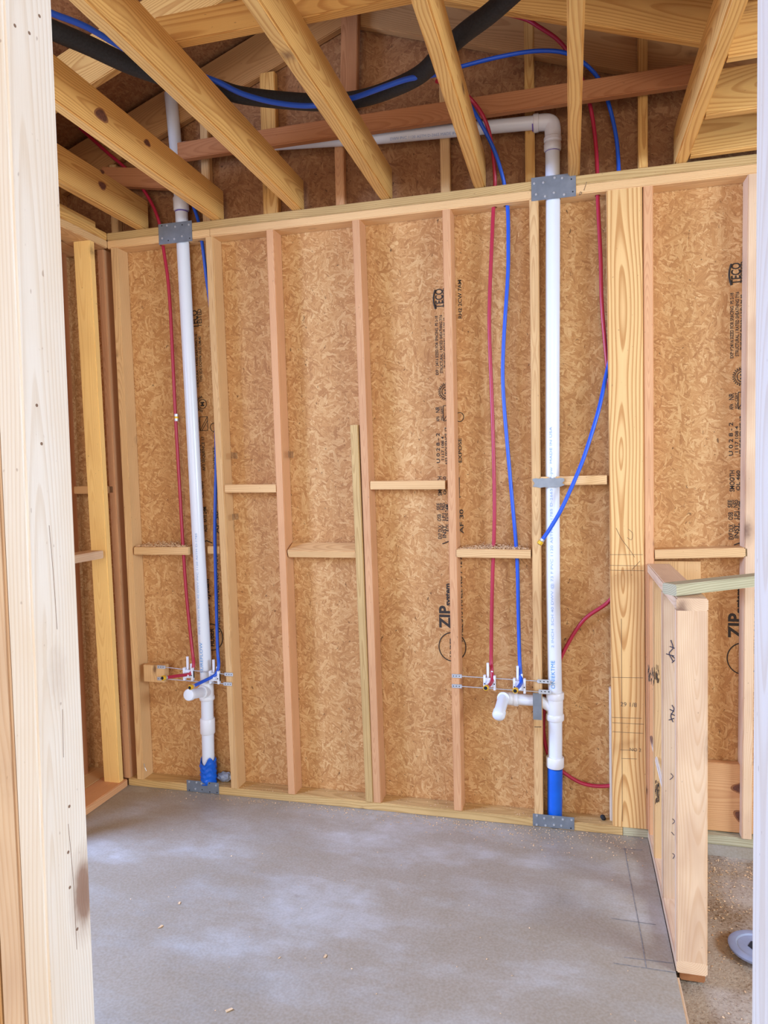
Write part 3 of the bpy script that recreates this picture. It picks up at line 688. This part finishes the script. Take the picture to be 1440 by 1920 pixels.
# grey film lump beside the left pipe
bm = bmesh.new(); bmesh.ops.create_icosphere(bm, subdivisions=4, radius=1)
c = P(420, 1438, y=.055)
from mathutils import noise as mn
for v in bm.verts:
    q = mn.noise(v.co*2.2)*.35; v.co = v.co*(1+q); v.co = V((v.co.x*.040, v.co.y*.016, v.co.z*.024))
o = bm_obj('plastic_film', bm, M['film'], None, True); o.location = V((c.x, .062, T+.026)); tag(o, 'crumpled grey plastic film on the sill beside the blue tape', 'plastic film')

# ------------------------------------------------------------------ PEX tubes
RX = .0081
def pex(label, pts, mat, holes=None, end=None, r=RX):
    root = empty('water_tube', pts[0]); tag(root, label, 'tube')
    o = tube('tube', pts, r, mat, root, 14, 8); cp(o, root)
    if end:
        a = V(pts[-1]); d = (a-V(pts[-2])).normalized()
        o = cyl('end_ring', a-d*.004, a+d*.012, r*1.45, M['brass'], root, 20, .0015); cp(o, root)
        o = cyl('end_plug', a+d*.0118, a+d*.0135, r*.95, M['hole'], root, 16); cp(o, root)
        o = cyl('crimp_band', a-d*.014, a-d*.005, r*1.2, M['zinc'], root, 16); cp(o, root)
    return root
def py(seq, y):   # pixels on one vertical plane inside the wall
    return [P(u, v, y=(q if len(t) > 2 else y)) for t in seq for u, v, q in [(t[0], t[1], t[2] if len(t) > 2 else y)]]
YT = .045
# left pair
xr = P(362, 1240, y=.0).x
el = P(308, 1271, y=-.17)
pex('red tube in the left bay, spliced halfway, ending beside the wooden block',
    py([(150, 240, .0), (200, 285, .02), (240, 320, .03), (275, 365, .04), (297, 412), (307, 470), (318, 560), (329, 780), (336, 900), (343, 1020), (350, 1120), (360, 1215, .03), (363, 1246, .01), (358, 1262, -.01), (350, 1265, -.03)], YT)+[P(335, 1267, y=-.08), el], M['redpex'], end=True)
s = P(331, 782, y=YT)
a, b = P(330.5, 776, y=YT), P(331, 790, y=YT)
o = cyl('splice_fitting', a, b, .0105, M['zinc'], None, 16, .001); tag(o, 'small splice fitting with a black and yellow mark on the left red tube', 'fitting')
o2 = cyl('mark_band', P(330.7, 781, y=YT), P(330.9, 785, y=YT), .0108, M['brass'], o, 16); o2.location = o2.location-o.location
pex('blue tube right of the left drain pipe, ending in a stub towards the camera',
    py([(362, 385, .05), (372, 415, .05), (380, 462), (387, 520, .06), (396, 590, .072), (402, 690, .075), (405, 800, .072), (405, 880, .06), (404, 930, .05), (403, 1000), (405, 1100), (408, 1215, .03), (410, 1246, .01), (406, 1262, -.01), (398, 1269, -.03)], YT)+[P(380, 1278, y=-.08), P(359, 1288, y=-.16)], M['bluepex'], end=True)
# middle pair
pex('red tube in the bay left of the right pipe, running down from the attic',
    py([(818, 152, -.20), (850, 160, -.14), (882, 185, -.085), (908, 222, -.072), (922, 270, -.03), (928, 335, .04), (925, 393), (922, 460), (918, 560), (918, 640), (924, 800), (927, 960), (923, 1100), (921, 1225, .03), (922, 1255, .01), (923, 1273, -.01), (921, 1280, -.03)], YT)+[P(917, 1285, y=-.07), P(912, 1289, y=-.11)], M['redpex'], end=True)
pex('blue tube in the bay left of the right pipe, running down from the attic',
    py([(862, 160, -.20), (876, 188, -.085), (900, 228, -.072), (928, 285, -.03), (945, 343, .04), (952, 392), (953, 460), (952, 520), (944, 650), (944, 740), (957, 900), (969, 1040), (972, 1150), (974, 1230, .03), (976, 1262, .01), (977, 1278, -.01), (975, 1284, -.03)], YT)+[P(971, 1289, y=-.07), P(967, 1294, y=-.11)], M['bluepex'], end=True)
# right pair
pex('red tube right of the right pipe, looping behind the wide board',
    py([(942, 24, -.06), (985, 36, -.06), (1010, 50, -.06), (1045, 74, -.04), (1070, 105, -.01), (1092, 150, .018), (1108, 205, .032), (1117, 270, .04), (1120, 330, .045), (1121, 378), (1126, 480), (1128, 560), (1134, 640, .055), (1146, 760, .06), (1160, 900, .065), (1166, 1010, .065), (1160, 1090, .062), (1141, 1128, .058), (1095, 1162, .066), (1062, 1212, .073), (1040, 1262, .075), (1022, 1320, .074), (1020, 1380, .074), (1034, 1428, .074), (1062, 1452, .073), (1090, 1468, .07), (1120, 1474, .068), (1150, 1472, .066), (1185, 1462, .06)], YT), M['redpex'])
pex('long blue tube arching through the attic and down to a cut end at the strap',
    py([(860, 126, -.10), (930, 108, -.10), (1000, 96, -.09), (1055, 98, -.08), (1092, 116, -.04), (1125, 152, .015), (1144, 205, .032), (1156, 262, .04), (1160, 318, .045), (1162, 380, .05), (1160, 480, .06), (1154, 600, .058), (1146, 660, .05), (1136, 706, .030), (1122, 770, .0), (1100, 842, -.02), (1084, 885, -.03), (1055, 950, -.045), (1032, 990, -.05), (1014, 1016, -.055)], YT), M['bluepex'], end=True)
# long lines lying over the joists
ZJ = H+JH
def pz(seq): return [P(u, v, z=z) for u, v, z in seq]
pex('blue tube lying over the joists beside the black foam hose',
    pz([(60, 10, ZJ+.03), (105, 28, ZJ+.03), (165, 52, ZJ+.035), (250, 100, ZJ+.03), (330, 128, ZJ+.02), (400, 150, ZJ+.02), (455, 176, ZJ+.015), (520, 193, ZJ+.012), (590, 198, ZJ+.012), (660, 184, ZJ+.012), (720, 163, ZJ+.02), (765, 148, ZJ+.03), (812, 140, ZJ+.03), (860, 126, ZJ+.05)]), M['bluepex'], r=.0095)
fh = tube('insulated_hose', pz([(40, 30, ZJ+.06), (95, 55, ZJ+.045), (165, 85, ZJ+.045), (245, 122, ZJ+.042), (330, 150, ZJ+.045), (400, 163, ZJ+.05), (450, 178, ZJ+.05), (530, 188, ZJ+.05), (610, 192, ZJ+.05), (680, 184, ZJ+.048), (740, 164, ZJ+.045), (790, 138, ZJ+.045), (830, 98, ZJ+.045), (870, 62, ZJ+.05), (920, 24, ZJ+.06), (975, -25, ZJ+.08)]), .030, M['foam'], None, 20, 8)
tag(fh, 'thick black foam-insulated hose sagging across the joists', 'hose')

# ------------------------------------------------------------------ stub-out supports and rods
def support(label, u, v, y=-.010):
    c = P(u, v, y=y); root = empty('tube_bend_support', c); tag(root, label, 'bracket', 'white plastic tube elbows on the rods')
    bm = bmesh.new()
    w, h = .027, .032
    box_bm(bm, -w, -w+.010, -.006, .012, -h, h); box_bm(bm, w-.010, w, -.006, .012, -h, h); box_bm(bm, -w, w, .0, .012, -h*.62, h*.62)
    bmesh.ops.bevel(bm, geom=bm.edges[:], offset=.0012, segments=1, affect='EDGES')
    bm_obj('flange', bm, M['wplastic'], root)
    o = cyl('collar', (0, .002, 0), (0, -.024, -.002), .0125, M['wplastic'], root, 20, .002)
    bm = bmesh.new(); box_bm(bm, -.013, -.003, .006, .016, h*.5, .085); box_bm(bm, .006, .014, .008, .018, h*.5, .050)
    bmesh.ops.bevel(bm, geom=bm.edges[:], offset=.0012, segments=1, affect='EDGES')
    bm_obj('guide_arm', bm, M['wplastic'], root)
    for sx in (-1, 1): cyl('screw_hole', (sx*.021, -.0062, -.004), (sx*.021, -.0072, -.004), .003, M['hole'], root, 12)
    return root
support('white plastic elbow holding the red stub in the left bay', 353, 1264)
support('white plastic elbow holding the blue stub in the left bay', 402, 1270)
support('white plastic elbow holding the red stub in the middle bay', 918, 1280)
support('white plastic elbow holding the blue stub in the middle bay', 974, 1286)
def rod(label, ul, vl, ur, vr, y=-.002, yr=None, tabs=(1, 1), lt=28, rt=28):
    yr = y if yr is None else yr
    a = P(ul, vl, y=y); b = P(ur, vr, y=yr); root = empty('support_rod', a); tag(root, label, 'rod')
    cyl('rod', V((0, 0, 0)), b-a, .0022, M['zinc'], root, 10)
    for k, (p, s) in enumerate([(V((0, 0, 0)), -1), (b-a, 1)]):
        if not tabs[k]: continue
        bm = bmesh.new(); x0, x1 = sorted((p.x, p.x+s*.045)); box_bm(bm, x0, x1, p.y-.002, p.y+.0015, p.z-.0085, p.z+.0085)
        bmesh.ops.bevel(bm, geom=bm.edges[:], offset=.0008, segments=1, affect='EDGES'); t = bm_obj('tab', bm, M['zinc'], root)
        for q in (.25, .55, .82): cyl('hole', (p.x+s*.045*q, p.y-.002, p.z), (p.x+s*.045*q, p.y-.0028, p.z), .0022, M['hole'], t, 10)
    return root
rod('upper thin rod across the middle bay', 866, 1268, 1008, 1277)
rod('lower thin rod across the middle bay', 866, 1287, 1010, 1297)
rod('upper thin rod across the left bay', 310, 1251, 421, 1264, y=-.006)
rod('lower thin rod across the left bay', 310, 1273, 419, 1282, y=-.006)
# perforated strap ends sticking out past the right stud
for (u, v, lab) in ((1008, 1277, 'upper perforated metal tab bent out beside the right pipe'), (1010, 1296, 'lower perforated metal tab bent out beside the right pipe')):
    a = P(u, v, y=-.012); b = P(u+24, v+2, y=-.012)
    root = slab('perforated_tab', a.x, b.x, -.0135, -.0120, a.z-.008, a.z+.008, M['zinc']); tag(root, lab, 'tab')
    for q in (-.3, 0, .3): cyl('hole', ((b.x-a.x)*q, -.0008, 0), ((b.x-a.x)*q, -.0016, 0), .0028, M['hole'], root, 10)
    cyl('screw_head', (-(b.x-a.x)*.42, -.0008, -.002), (-(b.x-a.x)*.42, -.006, -.002), .006, M['zinc'], root, 12, .001)

# ------------------------------------------------------------------ steel nail plates
def nailplate(label, u0, v0, u1, v1, y=-.0018, nails=10, skew=0, name='nail_plate', seed=1):
    """u0,v0 upper left; u1,v1 lower right, on the wall front"""
    a = P(u0, v0, y=0); b = P(u1, v1, y=0); root = slab(name, a.x, b.x, y, -.0002, b.z, a.z, M['steel'], bev=.0006)
    tag(root, label, 'steel plate'); w, h = b.x-a.x, a.z-b.z; rs = random.Random(seed)
    for k in range(nails):
        x = (-.42+.84*(k % 5)/4+rs.uniform(-.03, .03))*w; z = (.32 if k < 5 else -.3)*h+rs.uniform(-.1, .1)*h
        m = M['zinc'] if rs.random() > .25 else M['hole']
        cyl('nail', (x, y/2, z), (x, y/2-(.0024 if m is M['zinc'] else .0006), z), .0048 if m is M['zinc'] else .003, m, root, 10)
    return root
nailplate('steel nail plate on the top plates above the left pipe', 297, 421, 361, 452, seed=2)
nailplate('steel nail plate on the top plates above the right pipe', 996, 334, 1080, 368, seed=4)
nailplate('steel nail plate on the bottom plate below the left pipe', 350, 1462, 411, 1489, seed=5)
nailplate('steel nail plate on the bottom plate below the right pipe', 999, 1525, 1077, 1556, seed=6)
nailplate('upright grey steel guard plate on the stud over the side arm', 999, 1299, 1016, 1350, nails=0, seed=7)
# jagged strap over pipe and block
a = P(999, 898, y=-.004); b = P(1057, 914, y=-.004)
bm = bmesh.new(); pts = [(a.x+.006, b.z)]; 
top = [(a.x+(b.x-a.x)*k/10, a.z+(.003 if k % 2 else 0)) for k in range(11)]
poly = [(a.x, b.z+.006), (a.x+.008, (a.z+b.z)/2), (a.x-.002, a.z-.004)]+top+[(b.x+.004, a.z-.008), (b.x-.006, (a.z+b.z)/2), (b.x+.004, b.z+.01)]+[(b.x-(b.x-a.x)*k/8, b.z+(.003 if k % 2 else 0)) for k in range(1, 8)]
A = [bm.verts.new((x-a.x, 0, z-a.z)) for x, z in poly]; B = [bm.verts.new((x-a.x, .0014, z-a.z)) for x, z in poly]
bm.faces.new(A); bm.faces.new(B[::-1])
for i in range(len(A)): bm.faces.new((A[i], A[(i+1) % len(A)], B[(i+1) % len(A)], B[i]))
o = bm_obj('steel_strap', bm, M['steel']); o.location = (a.x, -.0045, a.z); tag(o, 'toothed steel strap across the right pipe and the chipped block', 'strap')
# small teeth under the guard plate
# bent nail on the second stud
a = P(270, 1432, y=-.002)
o = tube('bent_nail', [a, a+V((.012, -.012, -.012)), a+V((.022, -.014, -.030))], .002, M['zinc'], None, 8, 4); tag(o, 'bent nail sticking out low on the second corner stud', 'nail')
# little black lump on the sill
bm = bmesh.new(); bmesh.ops.create_icosphere(bm, subdivisions=2, radius=.012)
for v in bm.verts: v.co *= 1+mn.noise(v.co*90)*.5; 
o = bm_obj('black_clip', bm, M['foam'], None, True); c = P(1131, 1530, y=.045); o.location = (c.x, .05, T+.010); tag(o, 'small black lump on the sill left of the wide board', 'debris')

# drill the lumber for the pipes and tubes
def vhole(pts, z, r): 
    p = along(pts, z); return ((p.x, p.y, z-.08), (p.x, p.y, z+.08), r)
def hole_at(u, v, y, z, r=.012):
    p = P(u, v, y=y); return ((p.x, y, z-.08), (p.x, y, z+.08), r)
tubes_top = [hole_at(303, 440, .045, 2.73), hole_at(927, 365, .045, 2.73), hole_at(949, 368, .045, 2.73), hole_at(1120.5, 350, .045, 2.73), hole_at(1161, 350, .047, 2.73), hole_at(376, 438, .048, 2.73)]
hs_all = tubes_top+[vhole(R_, 2.73, .033), vhole(Lp, 2.73, .034)]
cut(tp_up, hs_all); cut(tp_lo, hs_all); cut(tp_lo2, hs_all)
cut(bp, [vhole(R_, .02, .035), vhole(Lp, .02, .042)])
p = P(343.5, 1032, y=.045); cut(k1, [((p.x, .045, p.z-.08), (p.x, .045, p.z+.08), .011)])
for u in (925.5, 968.5):
    p = P(u, 1038, y=.045); cut(k5, [((p.x, .045, p.z-.08), (p.x, .045, p.z+.08), .011)])
p = P(1008, 1314, y=YP); cut(S4, [((p.x-.1, YP, p.z), (p.x+.1, YP, p.z), .027)])
# block stops short: notch for the right pipe
p = along(R_, P(1036, 903, y=YP).z); cut(k6, [((p.x, YP-.002, p.z-.08), (p.x, YP-.002, p.z+.08), .034)])
# black marker tick on the short plate joint is the gap itself

# ------------------------------------------------------------------ pencil, marker and grade marks
def on_front(u, v, y=-.0006): return P(u, v, y=y)
wbd = [o for o in bpy.data.objects if o.name.startswith('wide_board')][0]
def marks(name, lines, w, mat, y=-.0004):
    o = strokes(name, [[P(u, v, y=y) for u, v in l] for l in lines], w, mat); return o
def adopt(o, parent):
    bpy.context.view_layer.update(); mw = o.matrix_world.copy(); o.parent = parent; o.matrix_parent_inverse = parent.matrix_world.inverted(); return o
adopt(marks('pencil_marks', [[(1143, 1040), (1205, 1040)], [(1143, 1069), (1207, 1070)], [(1142, 1060), (1200, 1061)], [(1185, 1068), (1200, 1052)], [(1147, 1345), (1203, 1347)], [(1148, 1355), (1207, 1358)], [(1148, 1372), (1206, 1375)], [(1147, 1270), (1206, 1271)], [(1163, 1406), (1192, 1407)], [(1165, 1422), (1194, 1423)], [(1165, 1160), (1167, 1540)], [(1155, 990), (1165, 1010), (1180, 1030), (1190, 1045)], [(1178, 992), (1186, 1000), (1184, 1012), (1176, 1008)]], .0016, M['pencil']), wbd)
o = text('grade_stamp', '29 1/8', P(1163, 1324, y=-.0006), .026, M['pencil'], None, xdir=(1, 0, 0), ydir=(0, 0, 1)); adopt(o, wbd)
o = text('grade_stamp', 'NO 2', P(1180, 1408, y=-.0006), .02, M['pencil'], None, xdir=(1, 0, 0), ydir=(0, 0, 1)); adopt(o, wbd)
adopt(marks('pencil_marks', [[(1095, 357), (1100, 341)], [(1087, 366), (1091, 362), (1088, 360), (1086, 366)]], .002, M['pencil']), tp_lo)
adopt(marks('nail_head', [[(1002, 1363), (1015, 1363)]], .003, M['pencil']), S4)
# handwriting on the half wall studs (faces towards the camera)
def hmarks(o, y, lines, w=.003):
    q = strokes('handwriting', [[P(u, v, y=y-.0006) for u, v in l] for l in lines], w, M['penblue']); adopt(q, o)
hmarks(m2, -.50, [[(1249, 1226), (1264, 1230)], [(1258, 1200), (1262, 1215), (1255, 1225), (1262, 1240)], [(1256, 1212), (1266, 1216)], [(1260, 1230), (1266, 1236), (1260, 1243)]])
hmarks(m2, -.50, [[(1256, 1330), (1264, 1334)], [(1258, 1338), (1266, 1342)], [(1254, 1350), (1264, 1347)], [(1260, 1322), (1264, 1330), (1258, 1342), (1262, 1354)]])
hmarks(m2, -.50, [[(1258, 1450), (1262, 1456), (1256, 1462)], [(1261, 1535), (1265, 1540), (1261, 1545)], [(1259, 1560), (1264, 1566)], [(1261, 1600), (1265, 1604), (1262, 1610)]], .002)
def smudge(o, y, u0, v0, u1, v1, n, seed):
    rs = random.Random(seed); ls = []
    for k in range(n):
        u = rs.uniform(u0, u1); v = rs.uniform(v0, v1); ls.append([(u, v), (u+rs.uniform(-1, 1), v+rs.uniform(4, 12))])
    q = strokes('smudge', [[P(a, b, y=y-.0004) for a, b in l] for l in ls], .0016, M['ink']); adopt(q, o)
smudge(m1, -.23, 1215, 1246, 1236, 1276, 60, 1); smudge(m1, -.23, 1229, 1462, 1236, 1500, 35, 2)
# grade stamps on the stud sides
def sidestamp(o, x, y, z, s, hgt=.05):
    q = text('grade_stamp', s, (x+.0008, y, z), hgt, M['pencil'], None, xdir=(0, 1, 0), ydir=(0, 0, 1)); adopt(q, o)
for st, u, v in ((S0, 438, 848), (S1, 545, 846), (S3, 858, 840), (S0, 440, 963)):
    x = P(u-9, v, y=0).x; sidestamp(st, x+.004, .014, P(u, v+12, y=.04).z, 'IIIIII', .045)

jm = [o for o in bpy.data.objects if o.name.startswith('jamb_stud')]
jm.sort(key=lambda o: o.name)
M['crackline'] = plain('crack_line', hexs(132, 104, 84), .9)
def facemarks(o, x, lines, w):
    for l in lines:
        q = strokes('crack', [[P(u, v, x=x) for u, v in l]], w, M['crackline']); adopt(q, o)
facemarks(jm[0], -.0719, [[(92, 985), (99, 1065), (107, 1180)], [(117, 1330), (119, 1420)], [(128, 1545), (138, 1660), (144, 1780)]], .0008)
for (u, v) in ((69, 760), (78, 832), (130, 1512), (128, 1598), (131, 1664), (145, 1742), (28, 48), (74, 30), (55, 62)):
    p = P(u, v, x=-.0718); q = cyl('nail_hole', (p.x-.0004, p.y, p.z), (p.x+.0002, p.y, p.z), .0022, M['crackline'], None, 10); adopt(q, jm[0])

# big knots: dark heart with a lighter bark ring, set flush in the face they show on
M['knot'] = plain('knot_heart', hexs(104, 62, 44), .7, var=.35, vs=120)
M['knotring'] = plain('knot_ring', hexs(150, 98, 58), .7, var=.2, vs=90)
def knot(parent, c, A, B, ra, rb):
    """ellipse of half sizes ra, rb along A and B"""
    A, B = V(A).normalized(), V(B).normalized(); N = A.cross(B)
    for nm, k, mt, h in (('knot_ring', 1.3, M['knotring'], .0003), ('knot', 1.0, M['knot'], .0005)):
        bm = bmesh.new(); vs = []
        for i in range(24):
            a = 2*math.pi*i/24; w = 1+.10*math.sin(3*a+c[0]*9)
            vs.append(A*math.cos(a)*ra*k*w+B*math.sin(a)*rb*k*w)
        lo = [bm.verts.new(v-N*h) for v in vs]; hi = [bm.verts.new(v+N*h) for v in vs]
        bm.faces.new(lo[::-1]); bm.faces.new(hi)
        for i in range(24): bm.faces.new((lo[i], lo[(i+1) % 24], hi[(i+1) % 24], hi[i]))
        o = bm_obj(nm, bm, mt); o.location = c; adopt(o, parent)
js = sorted([o for o in bpy.data.objects if o.name.startswith('ceiling_joist')], key=lambda o: o.name)
for ji, u, v, ra, rb in ((1, 190, 216, .030, .017), (1, 276, 268, .018, .010), (0, 192, 348, .022, .014), (0, 192, 322, .012, .007)):
    xk = jl[ji][0]+JW; knot(js[ji], P(u, v, x=xk), (0, 1, .15), (0, -.15, 1), ra, rb)
fb = bpy.data.objects['floor_block']
knot(fb, P(1388, 1478, y=.0448), (1, 0, .1), (-.1, 0, 1), .026, .018)
knot(fb, P(1391, 1531, y=.0448), (1, 0, -.5), (.5, 0, 1), .026, .020)

# ------------------------------------------------------------------ floor details
def flakes(name, spots, mat, label, cat='sawdust'):
    bm = bmesh.new()
    for (p, sz) in spots:
        q = Matrix.Rotation(random.uniform(0, 6.28), 3, 'Z') @ Matrix.Rotation(random.uniform(-.5, .5), 3, 'X')
        pts = [(-1, -.5, 0), (1, -.4, .1), (.8, .5, 0), (-.7, .6, .15)]
        A = [bm.verts.new(V(p)+q @ (V(c)*sz)) for c in pts]; B = [bm.verts.new(V(p)+q @ (V(c)*sz)+V((0, 0, sz*.35))) for c in pts]
        bm.faces.new(A[::-1]); bm.faces.new(B)
        for i in range(4): bm.faces.new((A[i], A[(i+1) % 4], B[(i+1) % 4], B[i]))
    o = bm_obj(name, bm, mat); tag(o, label, cat, kind='stuff'); return o
def heap(blk_u0, blk_u1, v, n, zadd):
    a, b = P(blk_u0, v, y=.03), P(blk_u1, v, y=.03); z = P((blk_u0+blk_u1)/2, v, y=0).z; out = []
    for k in range(n):
        f = random.betavariate(1.2, 1.2); y = random.uniform(.004, .085); hh = abs(random.gauss(0, zadd))*(math.sin(f*math.pi)+.2)*(y/.085+.3)
        out.append((V((a.x+(b.x-a.x)*f, y, z+hh+.001)), random.uniform(.0015, .0045)))
    return out
flakes('sawdust', heap(258, 350, 1026, 1000, .010), M['saw'], 'loose sawdust heaped on the block beside the left pipe')
flakes('sawdust', heap(858, 992, 1030, 1100, .008), M['saw'], 'loose sawdust heaped on the block under the red and blue tubes')
sp = []
for k in range(750):
    f = random.random()**.6; x = -1.5+2.38*f; y = -abs(random.gauss(0, .035+.07*f*f))-.003; sp.append((V((x, y, .0005)), random.uniform(.0012, .0035)))
for k in range(90): sp.append((V((random.uniform(-1.4, .86), random.uniform(-2.1, -.1), .0005)), random.uniform(.0015, .003)))
flakes('sawdust', sp, M['saw'], 'fine sawdust scattered on the slab along the bottom plate')
sp = [(V((random.uniform(-1.3, .85), random.uniform(.01, .085), T+.0005)), random.uniform(.0012, .003)) for k in range(260)]
flakes('sawdust', sp, M['saw'], 'sawdust lying on the bottom plate between the studs')
sp = [(V((random.uniform(1.0, 1.6), -abs(random.gauss(0, .35)), -.049)), random.uniform(.0015, .004)) for k in range(900)]
sp += [(V((random.uniform(1.0, 1.6), random.uniform(-1.6, -.9), -.049)), random.uniform(.0015, .004)) for k in range(500)]
flakes('sawdust', sp, M['saw'], 'wood dust on the rough ground right of the half wall')
for (u, v, s, lab) in [(302, 1738, .008, 'pale wood chip on the slab, left of the foreground'), (336, 1694, .006, 'wood chip farther back on the slab at left'), (430, 1895, .008, 'whitish chip on the slab by the bottom edge'), (610, 1794, .007, 'small wood chip on the slab near its middle'), (524, 1796, .005, 'brownish crumb on the slab left of the middle')]:
    p = P(u, v, z=0); bm = bmesh.new(); box_bm(bm, -s, s, -s*.5, s*.5, 0, s*.35)
    for vv in bm.verts: vv.co += V((random.uniform(-1, 1), random.uniform(-1, 1), random.uniform(0, .5)))*s*.35
    o = bm_obj('wood_chip', bm, M['saw']); o.location = p; o.rotation_euler = (0, 0, random.uniform(0, 3)); tag(o, lab, 'wood chip', 'wood chips on the slab')
# pencil layout lines drawn on the slab
fl = bpy.data.objects['floor']
def fmarks(name, lines, w, mat):
    bm = bmesh.new(); c = P(*lines[0][0], z=0)
    for l in lines:
        q = [P(u, v, z=0) for u, v in l]
        for a, b in zip(q, q[1:]):
            d = (b-a).normalized(); n_ = V((-d.y, d.x, 0))*w/2
            z = V((0, 0, .0007)); bm.faces.new([bm.verts.new(p-c+z) for p in (a-n_, b-n_, b+n_, a+n_)])
    o = bm_obj(name, bm, mat); o.location = c; adopt(o, fl); return o
M['chalk'] = plain('pencil_on_slab', hexs(134, 128, 122), .9, var=.3, vs=60)
fmarks('pencil_marks', [[(1171, 1590), (1182, 1650), (1196, 1722)], [(1196, 1722), (1203, 1760), (1212, 1815)], [(1146, 1722), (1230, 1734)], [(1170, 1795), (1262, 1806)], [(1150, 1806), (1268, 1824)], [(1168, 1592), (1205, 1594)]], .0035, M['chalk'])
# brown form strip and dark gap at the slab edge
s = slab('trim_2', .8985, .9055, -5.0, YF-.02, -.05, -.003, M['stain']); tag(s, kind='structure')
# grey plastic lid half hidden behind the right jamb
c = V((1.180, -.615, -.05)); root = empty('plastic_disc', c); tag(root, 'round grey-blue plastic disc on the ground, half behind the right jamb', 'disc')
def lathe(name, prof, mat, parent, n=36):
    bm = bmesh.new(); rows = []
    for r, z in prof: rows.append([bm.verts.new((r*math.cos(2*math.pi*k/n), r*math.sin(2*math.pi*k/n), z)) for k in range(n)])
    for A, B in zip(rows, rows[1:]):
        for k in range(n): bm.faces.new((A[k], A[(k+1) % n], B[(k+1) % n], B[k]))
    bm.faces.new(rows[0][::-1]); bm.faces.new(rows[-1]); return bm_obj(name, bm, mat, parent, 'auto')
lathe('disc', [(.055, 0), (.062, .006), (.088, .018), (.090, .026), (.084, .030), (.066, .029), (.062, .025), (.02, .026)], M['disc'], root)
lathe('center_hole', [(.030, .020), (.030, .0275), (.028, .028)], M['hole'], root, 6)
